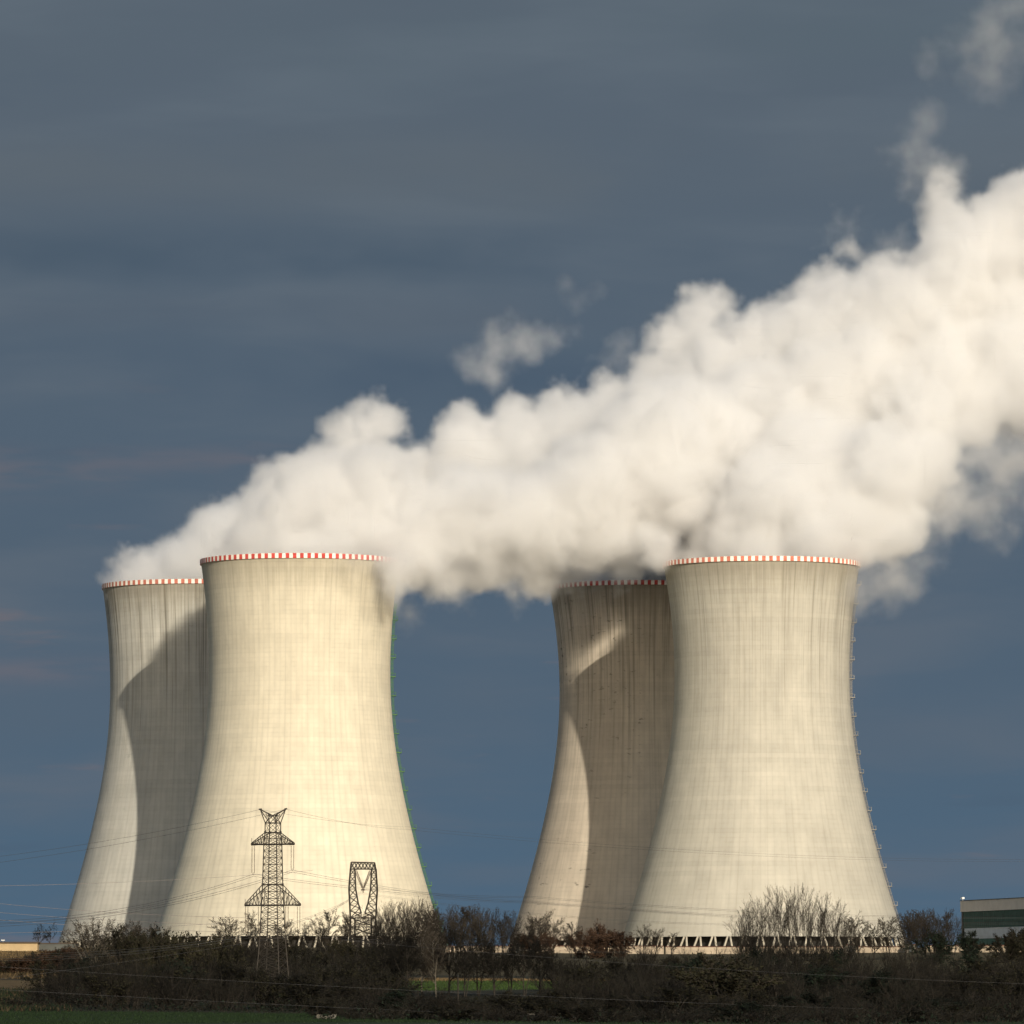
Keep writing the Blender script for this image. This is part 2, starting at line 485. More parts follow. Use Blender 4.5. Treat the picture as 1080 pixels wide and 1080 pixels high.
# ------------------------------------------------------------------ steam
# (photo column, photo row, depth, radius in photo pixels at that depth)
CORE = [
 # from the far left tower
 (122,616,2062,14),(134,608,2062,20),(150,606,2060,26),(176,606,2067,34),(205,600,2067,46),(232,580,2064,46),(262,566,2062,46),(300,548,2060,56),(345,528,2056,58),(390,518,2052,54),(440,520,2050,52),(500,494,2046,58),(556,486,2042,58),(615,468,2040,60),
 # from the tower with the green ladder
 (232,592,1950,20),(250,590,1950,28),(275,596,1950,34),(318,588,1950,42),(362,574,1950,48),(402,566,1948,46),(445,560,1948,50),(500,552,1950,60),(560,548,1955,62),(620,525,1962,70),(680,490,1970,76),
 (418,600,1924,22),(424,600,1930,22),(440,592,1940,28),
 # from the far right tower
 (612,606,2070,26),(645,600,2070,40),(690,586,2068,50),(740,556,2064,64),(800,520,2060,76),(730,470,2040,70),
 # from the right tower
 (728,592,1974,22),(752,582,1968,34),(805,582,1955,44),(850,568,1955,46),(890,552,1957,48),(860,500,1975,70),(930,500,1965,62),
 # underside between the pairs of towers
 (452,600,1955,30),(490,598,1960,34),(530,594,1965,36),(568,594,1970,34),(600,592,1985,30),(640,570,2000,44),
 (697,582,1950,16),(682,574,1954,20),(662,572,1962,24),
 (730,448,1982,52),(765,462,1984,54),(715,480,1978,50),(690,440,1990,46),
 (748,532,1976,46),(742,505,1976,40),
 # filling
 (765,490,2010,62),(715,505,2020,56),(760,545,1990,46),(700,540,2010,44),(930,545,1962,54),(965,490,1970,50),(965,440,1985,54),
 (258,570,1950,30),(290,552,1950,36),(320,530,1950,40),(352,512,1950,44),(395,512,1950,48),(775,552,1958,38),(815,524,1955,50),(1045,385,2000,60),(1095,400,2000,66),(1035,430,1990,44),(1160,400,2005,90),
 # merged bank drifting up to the right
 (760,420,2020,64),(820,440,2000,74),(880,420,2000,74),(930,400,2000,66),(900,350,2010,62),(850,370,2015,56),(800,375,2020,48),(960,340,2005,66),(1010,300,2010,64),(985,390,1995,56),(1050,265,2015,62),(1060,340,2010,56),(1110,250,2020,80),(1180,230,2025,90),(1250,200,2030,100),(1130,330,2010,70),(1220,320,2010,90),
 # cauliflower heads on the upper edge
 (370,455,2045,27),(400,446,2048,24),(384,484,2048,28),(486,450,2046,22),(545,438,2046,22),(590,430,2040,26),(640,424,2036,30),(715,362,2030,28),(742,330,2030,27),(748,372,2030,36),(700,400,2032,32),(822,332,2022,25),(850,312,2022,24),(885,312,2020,28),(920,296,2018,30),(900,268,2022,16),(988,212,2018,24),(1000,240,2016,34),(1040,222,2018,26),(1085,205,2018,30),
]
THIN = [
 # thin shreds: (column, row, depth, radius)
 (376,582,1912,14),(392,586,1912,20),(406,594,1914,22),(412,610,1918,18),(420,622,1960,26),(450,634,1965,20),(480,622,1965,26),(540,606,1968,34),(590,600,1990,30),
 (912,612,1950,30),(930,600,1955,38),(918,630,1958,22),(950,575,1960,44),(990,520,1965,50),(1020,480,1972,52),(1050,540,1975,36),(985,540,1965,40),(1010,500,1970,44),(1040,470,1975,44),(1060,520,1975,30),(1020,430,1980,44),(1080,440,1980,50),(1120,470,1980,60),(1090,400,1985,50),(1170,420,1985,80),
 (880,246,2025,16),(905,240,2025,20),(940,262,2020,26),(970,180,2022,26),(1000,190,2020,24),(655,390,2036,22),(672,364,2034,18),(668,420,2036,30),
]
WISPS = {
 'a': [(500,384,2040,22),(524,364,2040,25),(546,352,2040,20),(556,368,2038,22),(586,354,2040,17),(606,348,2041,10),(520,398,2040,17)],
 'b': [(594,300,2040,13),(610,312,2040,12),(632,308,2041,10),(606,324,2041,8)],
 'c': [(972,128,2022,20),(985,120,2022,15),(962,150,2022,19),(958,172,2023,14)],
 'd': [(985,62,2026,22),(1012,50,2026,28),(1044,40,2026,34),(1070,14,2027,34),(1078,50,2027,34),(1110,20,2027,44),(1046,78,2026,28),(1016,74,2026,20),(1130,-20,2028,60)],
}

def blobs_world(lst):
    out = []
    for px, py, Y, r in lst:
        p = at(px, py, Y); out.append((p, r * Y / F))
    return out

def steam_material(name, dens, aniso=0.15):
    m = bpy.data.materials.new(name); m.use_nodes = True
    T = NT(m.node_tree); T.n.clear()
    o = T.new('ShaderNodeOutputMaterial'); v = T.new('ShaderNodeVolumePrincipled')
    at_ = T.new('ShaderNodeAttribute', attribute_name='density')
    T.put(v.inputs['Density'], T.math('MULTIPLY', at_.outputs['Fac'], dens))
    v.inputs['Density Attribute'].default_value = ''
    v.inputs['Color'].default_value = (0.985, 0.985, 0.987, 1)
    v.inputs['Anisotropy'].default_value = aniso
    T.l.new(v.outputs[0], o.inputs['Volume'])
    return m
M['steam'] = steam_material('steam_vapour', 0.22)
M['steam_edge'] = bpy.data.materials.new('steam_fringe'); M['steam_edge'].use_nodes = True
_T = NT(M['steam_edge'].node_tree); _T.n.clear()
_o = _T.new('ShaderNodeOutputMaterial'); _v = _T.new('ShaderNodeVolumeScatter')
_v.inputs['Color'].default_value = (0.99, 0.99, 0.99, 1); _v.inputs['Density'].default_value = 0.0006
_T.l.new(_v.outputs[0], _o.inputs['Volume'])

def steam_group(name, cb, tb, ctr, lo, hi, voxel, amp, seed, thin_d, skin):
    g = bpy.data.node_groups.new(name + '_nodes', 'GeometryNodeTree')
    g.interface.new_socket('Geometry', in_out='INPUT', socket_type='NodeSocketGeometry')
    g.interface.new_socket('Geometry', in_out='OUTPUT', socket_type='NodeSocketGeometry')
    T = NT(g)
    T.new('NodeGroupInput'); go = T.new('NodeGroupOutput')
    pos = T.new('GeometryNodeInputPosition').outputs[0]
    P0 = T.vmath('ADD', pos, (seed * 13.7, seed * 5.1, seed * 9.3))
    # turbulent displacement of the lookup position (curls the puffs)
    wn = T.new('ShaderNodeTexNoise'); T.put(wn.inputs['Vector'], P0)
    wn.inputs['Scale'].default_value = 1 / 22.0; wn.inputs['Detail'].default_value = 3.0
    wv = T.vmath('SUBTRACT', wn.outputs['Color'], (0.5, 0.5, 0.5))
    ws = T.vmath('SCALE', wv); ws.node.inputs[3].default_value = 15.0 * amp
    q = T.vmath('ADD', pos, ws)
    grow = 1.5 * amp
    def field(bl, k):
        d = None
        for p, r in bl:
            c = p - ctr
            e = T.math('SUBTRACT', T.vmath('DISTANCE', q, tuple(c), out=1), r + grow)
            d = e if d is None else T.math('SMOOTH_MIN', d, e, k)
        return d
    nA = T.noise(P0, 1 / 13.0, 6.0, 0.66)
    vo = T.new('ShaderNodeTexVoronoi', feature='F1')
    T.put(vo.inputs['Vector'], T.vmath('ADD', P0, ws)); vo.inputs['Scale'].default_value = 1 / 13.0
    vd = vo.outputs['Distance']
    turb = T.math('ADD', T.math('MULTIPLY', T.math('SUBTRACT', nA, 0.5), 21.0 * amp), T.math('MULTIPLY', T.math('SUBTRACT', vd, 0.45), 4.0 * amp))
    nC = T.noise(P0, 1 / 4.2, 4.0, 0.6)
    turb = T.math('ADD', turb, T.math('MULTIPLY', T.math('SUBTRACT', nC, 0.5), 6.0 * amp))
    dens = None
    if cb:
        d = T.math('ADD', field(cb, 5.0), turb)
        dens = T.math('POWER', T.mapr(d, 0.0, -5.0 * amp, 0.0, 1.0), 1.2)
    if tb:
        d2 = T.math('ADD', field(tb, 8.0), T.math('MULTIPLY', turb, 1.35))
        thn = T.math('MULTIPLY', T.mapr(d2, 0.0, -14.0, 0.0, thin_d), T.mapr(nA, 0.40, 0.60, 1.3, 0.15))
        dens = thn if dens is None else T.math('MAXIMUM', dens, thn)
    vc = T.new('GeometryNodeVolumeCube')
    T.put(vc.inputs['Density'], dens)
    vc.inputs['Background'].default_value = 0.0
    vc.inputs['Min'].default_value = lo - ctr; vc.inputs['Max'].default_value = hi - ctr
    for i, ax in enumerate('XYZ'):
        vc.inputs['Resolution ' + ax].default_value = max(8, int((hi[i] - lo[i]) / voxel))
    sm = T.new('GeometryNodeSetMaterial')
    if skin:
        vm = T.new('GeometryNodeVolumeToMesh'); vm.resolution_mode = 'VOXEL_SIZE'
        vm.inputs['Voxel Size'].default_value = voxel; vm.inputs['Threshold'].default_value = skin
        T.l.new(vc.outputs[0], vm.inputs[0]); T.l.new(vm.outputs[0], sm.inputs[0])
        sm.inputs['Material'].default_value = M['steam_edge']
    else:
        T.l.new(vc.outputs[0], sm.inputs[0]); sm.inputs['Material'].default_value = M['steam']
    T.l.new(sm.outputs[0], go.inputs[0])
    return g

def make_steam(name, core, thin, voxel, amp, seed, thin_d=0.3, label='', group=None, skin=0.06):
    """A cloud: a thin fringe of mist with a density grid inside it, grown from puffs and broken up by turbulence."""
    cb = blobs_world(core); tb = blobs_world(thin)
    allb = cb + tb
    pad = 8.0
    lo = Vector([min(p[i] - r for p, r in allb) - pad for i in range(3)])
    hi = Vector([max(p[i] + r for p, r in allb) + pad for i in range(3)])
    ctr = (lo + hi) / 2
    # the fringe: evaluated once on a coarse grid and kept as a plain mesh
    tmp = bpy.data.objects.new('tmp', bpy.data.meshes.new('tmp')); C.objects.link(tmp)
    md = tmp.modifiers.new('g', 'NODES')
    md.node_group = steam_group(name + '_fringe', cb, tb, ctr, lo, hi, max(1.0, voxel * 2.2), amp, seed, thin_d, skin)
    dg = bpy.context.evaluated_depsgraph_get(); dg.update()
    me = bpy.data.meshes.new_from_object(tmp.evaluated_get(dg), depsgraph=dg)
    gtmp = md.node_group
    bpy.data.objects.remove(tmp); bpy.data.node_groups.remove(gtmp)
    me.name = name
    ob = bpy.data.objects.new(name, me); C.objects.link(ob); ob.location = ctr
    tag(ob, label, 'steam', group)
    vol = bpy.data.volumes.new('vapour')
    vo = bpy.data.objects.new('vapour', vol); C.objects.link(vo); vo.parent = ob
    vol.materials.append(M['steam'])
    md = vo.modifiers.new('vapour', 'NODES')
    md.node_group = steam_group(name, cb, tb, ctr, lo, hi, voxel, amp, seed, thin_d, 0)
    md.show_viewport = False
    return ob

make_steam('steam_plume', CORE, THIN, 1.0, 1.0, 1, 0.24, 'broad white steam plume billowing out of all four towers and merging towards the upper corner')
make_steam('steam_puff', [], WISPS['a'], 0.8, 0.55, 2, 0.40, 'torn pale puff of steam floating alone above the middle of the plume')
make_steam('steam_puff', [], WISPS['b'], 0.8, 0.3, 3, 0.40, 'tiny faint shred of steam just above the torn pale puff')
make_steam('steam_puff', [], WISPS['c'], 0.8, 0.5, 4, 0.26, 'small upright puff of steam rising off the high end of the plume')
make_steam('steam_puff', [], WISPS['d'], 1.1, 0.8, 5, 0.14, 'ragged greyish veil of steam in the very top corner of the sky')

# ------------------------------------------------------------------ trees and scrub
M['bark'] = plain('bark_grey_brown', (0.026, 0.022, 0.018), 0.3, 1.5)
M['bark_pale'] = plain('bark_pale', (0.13, 0.115, 0.09), 0.3, 1.5)
M['twig'] = plain('twigs_brown', (0.040, 0.033, 0.025), 0.35, 0.4)
M['twig_red'] = plain('twigs_russet', (0.050, 0.029, 0.018), 0.35, 0.4)
M['twig_dark'] = plain('twigs_dark', (0.010, 0.009, 0.0065), 0.5, 0.25)  # dark base colour carries the cloud shade over the foreground scrub
M['leaf_olive'] = plain('withered_leaves_olive', (0.018, 0.017, 0.008), 0.5, 0.3)
M['leaf_dark'] = plain('evergreen_leaves', (0.006, 0.011, 0.006), 0.5, 0.3)

def rvec(R): 
    while True:
        v = Vector((R.uniform(-1,1), R.uniform(-1,1), R.uniform(-1,1)))
        if 0.05 < v.length < 1: return v.normalized()

def grow(R, mbs, p, d, L, r, level, spec):
    """one branch and everything on it; mbs = (wood, twigs)"""
    wood, tw = mbs
    maxl = spec['levels']
    segs = 5 if level < 2 else 3
    pts = [p.copy()]; rads = [r]
    step = L / segs
    for i in range(segs):
        d = (d + rvec(R) * spec['wander'] + Vector((0, 0, spec['up'][min(level, len(spec['up']) - 1)]))).normalized()
        p = p + d * step
        pts.append(p.copy()); rads.append(r * (1 - 0.8 * (i + 1) / segs))
    if level <= 1:
        wood.tube(pts, rads, 5 if level == 0 else 4)
    elif level < maxl:
        tw.tube(pts, [max(x, spec['tw']) for x in rads], 3)
    else:
        side = (pts[-1] - pts[0]).cross(rvec(R)).normalized() * spec['tw']
        for a, b in zip(pts[:-1], pts[1:]):
            pass
        n = len(tw.v)
        mid = pts[len(pts) // 2]
        tw.v.extend([tuple(pts[0] - side), tuple(pts[0] + side), tuple(mid + side * 0.8), tuple(mid - side * 0.8), tuple(pts[-1])])
        tw.f.append((n, n + 1, n + 2, n + 3)); tw.f.append((n + 3, n + 2, n + 4))
        tw.m.extend([0, 0]); tw.smooth.extend([False, False])
    if level >= maxl: return
    nch = spec['n'][level]
    lo = spec['start'][level]
    for k in range(nch):
        t = lo + (1 - lo) * (k + R.random()) / nch
        t = min(t, 0.999)
        i = int(t * segs); f = t * segs - i
        q = pts[i].lerp(pts[i + 1], f)
        dd = (pts[i + 1] - pts[i]).normalized()
        out = dd.cross(rvec(R)).normalized()
        ang = radians(R.uniform(*spec['ang'][level]))
        nd = dd * cos(ang) + out * sin(ang)
        ll = L * spec['len'][level] * R.uniform(0.65, 1.15) * (1 - spec['fall'][level] * t)
        grow(R, mbs, q, nd, ll, max(rads[i] * 0.62, 0.012), level + 1, spec)

SPECS = {
 'vase': dict(levels=3, n=(10, 7, 6), start=(0.25, 0.12, 0.08), ang=((14, 34), (14, 38), (18, 48)), len=(0.46, 0.42, 0.48), fall=(0.45, 0.3, 0.2), wander=0.05, up=(0.05, 0.05, 0.04, 0.03), tw=0.017, h=16.0, r=0.10),
 'upright': dict(levels=4, n=(21, 8, 7, 6), start=(0.14, 0.15, 0.1, 0.05), ang=((18, 38), (18, 40), (22, 50), (20, 55)), len=(0.50, 0.42, 0.45, 0.55), fall=(0.55, 0.4, 0.3, 0.2), wander=0.055, up=(0.02, 0.07, 0.06, 0.05, 0.03), tw=0.020, h=17.0, r=0.16),
 'spread': dict(levels=4, n=(15, 8, 7, 6), start=(0.25, 0.15, 0.1, 0.05), ang=((30, 65), (25, 55), (25, 60), (20, 60)), len=(0.62, 0.50, 0.45, 0.55), fall=(0.5, 0.3, 0.3, 0.2), wander=0.10, up=(0.02, 0.06, 0.05, 0.04, 0.02), tw=0.018, h=12.0, r=0.16),
 'gnarl': dict(levels=4, n=(11, 7, 6, 6), start=(0.35, 0.2, 0.15, 0.1), ang=((30, 70), (30, 65), (30, 65), (20, 60)), len=(0.70, 0.50, 0.45, 0.5), fall=(0.4, 0.3, 0.3, 0.2), wander=0.24, up=(0.02, 0.05, 0.03, 0.02, 0.0), tw=0.020, h=9.0, r=0.20),
}
def tree_proto(kind, seed):
    R = random.Random(seed)
    sp = SPECS[kind]
    wood, tw = MB(), MB()
    p0 = Vector((0, 0, -0.6))
    d0 = Vector((R.uniform(-.06, .06), R.uniform(-.06, .06), 1)).normalized()
    grow(R, (wood, tw), p0, d0, sp['h'] * 0.8, sp['r'], 0, sp)
    if kind != 'upright' or R.random() < 0.5:
        grow(R, (wood, tw), p0 + Vector((0.2, 0, 0)), (d0 + rvec(R) * 0.28).normalized(), sp['h'] * 0.7, sp['r'] * 0.8, 0, dict(sp, n=(sp['n'][0] // 2,) + sp['n'][1:]))
    return wood, tw

def vase_proto(seed, stems=8):
    R = random.Random(seed)
    sp = SPECS['vase']
    wood, tw = MB(), MB()
    for k in range(stems):
        a = 2 * pi * (k + R.random()) / stems
        ln = radians(R.uniform(3, 30))
        d = Vector((cos(a) * sin(ln), sin(a) * sin(ln), cos(ln)))
        grow(R, (wood, tw), Vector((cos(a) * 0.4, sin(a) * 0.4, -0.6)), d, sp['h'] * R.uniform(0.75, 0.95) * cos(ln), sp['r'] * R.uniform(0.7, 1.1), 0, sp)
    return wood, tw

SPECS['brush'] = dict(levels=2, n=(13, 9), start=(0.15, 0.1), ang=((12, 34), (14, 40)), len=(0.42, 0.45), fall=(0.4, 0.25), wander=0.08, up=(0.06, 0.06, 0.05), tw=0.014, h=6.0, r=0.05)
def brush_proto(seed, stems=22):
    R = random.Random(seed)
    sp = SPECS['brush']
    wood, tw = MB(), MB()
    for k in range(stems):
        a = 2 * pi * (k + R.random()) / stems
        ln = radians(R.uniform(2, 42))
        d = Vector((cos(a) * sin(ln), sin(a) * sin(ln), cos(ln)))
        off = R.uniform(0.1, 1.1)
        grow(R, (wood, tw), Vector((cos(a) * off, sin(a) * off, -0.4)), d, sp['h'] * R.uniform(0.6, 0.95) * cos(ln * 0.8), sp['r'] * R.uniform(0.7, 1.1), 0, sp)
    return wood, tw

def shrub_proto(seed, w, h, dome, leaves, nst=16):
    """many stemmed bush: stems from the root, twigs outward, a few withered leaves"""
    R = random.Random(seed)
    wood, tw = MB(), MB()
    tips = []
    for s in range(nst):
        a = R.uniform(0, 2 * pi); lean = R.uniform(0.05, 1.0) ** (0.4 if dome > 0.95 else 1.0)
        target = Vector((cos(a) * lean * w * 0.5, sin(a) * lean * w * 0.45, h * sqrt(max(0.05, 1 - (lean * dome) ** 2)) * R.uniform(0.72, 1.0)))
        if dome > 0.95: target.z = h * (0.50 + 0.50 * sqrt(max(0.0, 1 - lean * lean))) * R.uniform(0.985, 1.0)
        p0 = Vector((cos(a) * 0.35 * lean, sin(a) * 0.35 * lean, -0.4))
        pts = []
        for i in range(6):
            t = i / 5
            q = p0.lerp(target, t) + Vector((0, 0, 0.22 * h * sin(pi * t) * lean)) + rvec(R) * 0.12 * (1 if 0 < i else 0)
            pts.append(q)
        wood.tube(pts, [0.065 * (1 - 0.75 * i / 5) for i in range(6)], 4)
        for i in range(26):
            t = R.uniform(0.18, 1.0)
            k = min(4, int(t * 5)); q = pts[k].lerp(pts[k + 1], t * 5 - k)
            d = (rvec(R) + (q - Vector((0, 0, 0.3 * h))).normalized() * 1.1 + Vector((0, 0, 0.35 if dome < 0.95 else -0.2))).normalized()
            L = R.uniform(0.5, 1.0) * 0.17 * (w + h) * 0.5 * (0.42 if dome > 0.95 else 1.0)
            e = q + d * L
            mid = q.lerp(e, 0.5) + rvec(R) * 0.08
            tw.tube([q, mid, e], [0.026, 0.02, 0.012], 3)
            for j in range(9):
                tt = R.random(); b0 = q.lerp(e, tt)
                dd = (d + rvec(R) * 0.9).normalized(); ll = R.uniform(0.25, 0.7) * L * 0.7
                e2 = b0 + dd * ll; sd_ = dd.cross(rvec(R)).normalized() * 0.016
                n = len(tw.v)
                tw.v.extend([tuple(b0 - sd_), tuple(b0 + sd_), tuple(e2)])
                tw.f.append((n, n + 1, n + 2)); tw.m.append(0); tw.smooth.append(False)
                tips.append(b0.lerp(e2, R.random()))
    for q in tips:
        if R.random() < leaves:
            for _ in range(2):
                c = q + rvec(R) * 0.15
                u = rvec(R) * R.uniform(0.06, 0.14); v = u.cross(rvec(R)).normalized() * R.uniform(0.04, 0.09)
                n = len(tw.v)
                tw.v.extend([tuple(c - u), tuple(c + v), tuple(c + u), tuple(c - v)])
                tw.f.append((n, n + 1, n + 2, n + 3)); tw.m.append(1); tw.smooth.append(False)
    return wood, tw

class Proto:
    def __init__(self, parts, name, wood, tw, mats_tw, bark, h, cname='crown'):
        self.name = name; self.h = h
        self.wood = wood.mesh('trunk', bark); self.tw = tw.mesh(cname, mats_tw); self.cname = cname
        zs = sorted(v[2] for v in tw.v); self.h = zs[int(len(zs) * 0.985)]
        xs = sorted(v[0] for v in tw.v); self.w = xs[int(len(xs) * 0.98)] - xs[int(len(xs) * 0.02)]
def put(pr, x, Y, z, s, rz, label, cat, group, sx=None):
    r = empty(pr.name, (x, Y, z), rz)
    r.scale = (sx or s, sx or s, s)
    for nm, me in (('trunk' if pr.cname == 'crown' else 'stems', pr.wood), (pr.cname, pr.tw)):
        o = bpy.data.objects.new(nm, me); C.objects.link(o); o.parent = r
    tag(r, label, cat, group)
    return r
def plant(pr, px, top, Y, label, cat, group=None, wpx=None):
    """stand a tree so that its top reaches the photo row `top`"""
    p = at(px, top, Y); z = gz(p.x, Y)
    s = max(0.5, (p.z - z)) / pr.h
    sx = None
    if wpx: sx = wpx * Y / F / pr.w
    return put(pr, p.x, Y, z, s, RND.uniform(0, 2 * pi), label, cat, group, sx)

SPR = [Proto(None, 'bare_tree', *tree_proto('spread', 31 + i), [M['twig']], M['bark'], 12) for i in range(4)]
M['twig_fan'] = plain('twigs_fan', (0.027, 0.022, 0.017), 0.35, 0.4)
VS = [Proto(None, 'bare_tree', *vase_proto(91 + i), [M['twig_fan']], M['bark'], 16) for i in range(3)]
GN = [Proto(None, 'bare_tree', *tree_proto('gnarl', 51 + i), [M['twig_dark']], M['bark'], 9) for i in range(3)]
PALE = [Proto(None, 'bare_tree', *tree_proto('spread', 71 + i), [M['twig']], M['bark_pale'], 12) for i in range(2)]
SH = [Proto(None, 'bush', *shrub_proto(100 + i, 6.5, 5.0, 0.85, 0.16), [M['twig_dark'], M['leaf_olive']], M['bark'], 5, 'twigs') for i in range(5)]
M['twig_grey'] = plain('twigs_grey_dark', (0.0125, 0.0115, 0.008), 0.5, 0.25)  # cloud shade on the scrub is painted into this tone too
BR = [Proto(None, 'bush', *brush_proto(200 + i), [M['twig_grey'] if i % 2 else M['twig_dark']], M['bark'], 6, 'twigs') for i in range(5)]
MID = [Proto(None, 'bare_tree', *tree_proto('spread', 231 + i), [M['twig_dark']], M['bark'], 12) for i in range(3)]
SHD = [Proto(None, 'bush', *shrub_proto(120 + i, 6.5, 4.6, 0.85, 0.6), [M['twig_dark'], M['leaf_dark']], M['bark'], 5, 'twigs') for i in range(3)]
RUS = [Proto(None, 'bush', *shrub_proto(140 + i, 5.5, 5.0, 0.8, 0.35), [M['twig_red'], M['twig_red']], M['bark'], 5, 'twigs') for i in range(2)]
OLV = [Proto(None, 'bush', *shrub_proto(160 + i, 6.0, 4.6, 0.8, 0.7), [M['twig'], M['leaf_olive']], M['bark'], 5, 'twigs') for i in range(2)]
DOME = Proto(None, 'domed_bush', *shrub_proto(180, 11.4, 10.6, 0.98, 0.0, 84), [M['twig'], M['twig']], M['bark_pale'], 6, 'twigs')

# tall bare trees in front of the right hand tower
G = 'bare trees of the domed clump before the weathered tower'
for i, (px, top, Y) in enumerate([(784, 961, 1480), (795, 950, 1490), (808, 942, 1476), (822, 937, 1492), (836, 936, 1480), (850, 938, 1488), (864, 944, 1474), (877, 951, 1490), (889, 961, 1480)]):
    L = {0: 'short bare tree at the outer left of the dense domed clump before the weathered tower', 8: 'lower bare tree closing the dense clump towards the grey ladder'}.get(i, 'tall bare tree in the middle of the dense domed clump before the weathered tower')
    plant(VS[i % 3], px, top, Y, L, 'tree', G, RND.uniform(30, 40))
# trees before the tower with the green ladder
G = 'bare trees at the foot of the tower with the green ladder'
for i, (px, top, Y) in enumerate([(394, 962, 1440), (401, 956, 1425), (409, 953, 1400), (417, 955, 1430), (425, 954, 1420), (433, 951, 1435), (440, 950, 1405), (448, 954, 1415), (455, 955, 1430), (461, 962, 1420)]):
    plant(VS[(i + 1) % 3], px, top, Y, 'grey brown bare tree in the clump between the small window-frame pylon and the green ladder', 'tree', G)
for i, (px, top, Y, L) in enumerate([(243, 968, 1380, 'small bare tree some way left of the tall pylon'), (265, 964, 1390, 'bare tree crown behind the left insulators of the tall pylon'), (303, 972, 1400, 'small bare tree close beside the right leg of the tall pylon'), (345, 962, 1395, 'small wide bare tree midway between the two pylons'), (360, 964, 1410, 'thin bare tree close beside the small window-frame pylon'), (322, 975, 1400, 'low bare sapling between the pylons')]):
    plant(SPR[i % 4], px, top, Y, L, 'tree', G)
# the gap between the tower pairs
G = 'bare trees in the gap between the two pairs of towers'
for i, (px, top, Y) in enumerate([(464, 957, 1500), (471, 954, 1520), (478, 959, 1510), (486, 955, 1490), (493, 957, 1515), (500, 955, 1505), (508, 957, 1490), (515, 957, 1495), (522, 959, 1515), (529, 961, 1510), (536, 963, 1495), (544, 966, 1500)]):
    plant(VS[i % 3] if i % 3 else SPR[i % 4], px, top + 2, Y, 'bare grey tree against the sky in the gap between the two pairs of towers', 'tree', G)
G = 'scrubby trees below the brown stained tower'
for i, (px, top, Y, L) in enumerate([(556, 967, 1500, 'bare tree in front of the sunlit edge of the brown stained tower'), (569, 962, 1490, 'highest bare tree below the brown stained tower'), (584, 970, 1510, 'low bare tree at the shadow line of the brown stained tower'), (603, 974, 1500, 'small bare tree inside the shadow of the brown stained tower')]):
    plant(SPR[i % 4], px, top, Y, L, 'tree', G)
for i, (px, top, Y) in enumerate([(612, 983, 1500), (627, 986, 1490), (641, 982, 1500), (655, 984, 1495), (634, 976, 1505), (560, 986, 1500), (577, 985, 1480)]):
    plant(RUS[i % 2], px, top, Y, 'russet brown bush at the foot of the brown stained tower', 'bush', 'russet bushes below the brown tower', 26)
for i, (px, top, Y, L) in enumerate([(678, 976, 1560, 'thin bare sapling at the corner where the right towers overlap'), (692, 980, 1560, 'thin bare sapling before the first raker legs of the weathered tower'), (708, 984, 1560, 'lowest bare sapling before the raker legs of the weathered tower'), (906, 968, 1500, 'small bare tree beyond the end of the domed clump, below the grey ladder'), (922, 972, 1500, 'low bare tree before the raker legs, between the domed clump and the ladder foot'), (938, 967, 1505, 'small bare tree right at the foot of the grey ladder')]):
    plant(SPR[(i + 1) % 4], px, top, Y, L, 'tree', 'small bare trees along the weathered tower')
G = 'bare trees between the weathered tower and the green glazed hall'
for i, (px, top, Y) in enumerate([(954, 968, 1510), (961, 964, 1500), (968, 963, 1520), (975, 961, 1505), (982, 960, 1520), (989, 962, 1500), (996, 962, 1515), (1004, 966, 1510)]):
    plant(VS[i % 3] if i % 2 else SPR[i % 4], px, top, Y, 'bare tree between the weathered tower and the green glazed hall', 'tree', G)
for i, (px, top, Y, L) in enumerate([(985, 985, 1400, 'dark bush before the gap left of the green glazed hall'), (1022, 984, 1450, 'dark bush hiding the corner of the green glazed hall'), (1060, 988, 1440, 'wide brown bush in front of the green glazed hall'), (1078, 982, 1450, 'brown bush at the picture edge before the hall')]):
    plant(OLV[i % 2] if i > 1 else SHD[i % 3], px, top, Y, L, 'bush', 'bushes before the hall', 40)
G = 'low bushes hiding the foot of the tower with the green ladder'
for i in range(15):
    plant(BR[i % 5] if i % 3 else OLV[i % 2], 186 + i * 19.5 + RND.uniform(-5, 5), RND.uniform(991, 998), 1340 + RND.uniform(-10, 10), 'low brown bush in front of the raker legs of the tower with the green ladder', 'bush', G, RND.uniform(26, 40))
G = 'low undergrown bushes beneath the domed clump'
for i in range(7):
    plant(BR[(i + 1) % 5], 782 + i * 18 + RND.uniform(-4, 4), RND.uniform(986, 993), 1470, 'low dark bush beneath the domed clump before the weathered tower', 'bush', G, RND.uniform(26, 36))
# left side
plant(DOME, 101, 973, 1080, 'large domed bare bush with pale stems before the foot of the shaded cream tower', 'bush', None, 62)
for px, top, L in ((40, 975, 'forked dark bare tree standing behind the long tan shed'), (53, 973, 'slim dark bare tree beside the forked one behind the tan shed')):
    plant(GN[px % 3], px, top, 1790, L, 'tree', 'thin dark trees behind the shed', 14)
for i, (px, top, L) in enumerate([(135, 975, 'faint thin bare tree in front of the tower shadow, right of the domed bush'), (152, 972, 'taller faint bare tree in front of the tower shadow'), (172, 980, 'olive bare tree at the joint of the two cream towers')]):
    plant(SPR[i], px, top, 1350, L, 'tree', 'faint trees before the cream towers')
for i, (px, top, Y) in enumerate([(128, 984, 1060), (148, 986, 1070), (168, 984, 1060), (188, 988, 1065), (208, 990, 1060), (228, 990, 1070), (160, 992, 1010), (200, 996, 1010)]):
    plant(OLV[i % 2], px, top, Y, 'olive brown bush below the overlap of the two cream towers', 'bush', 'olive bushes below the cream towers', 44)
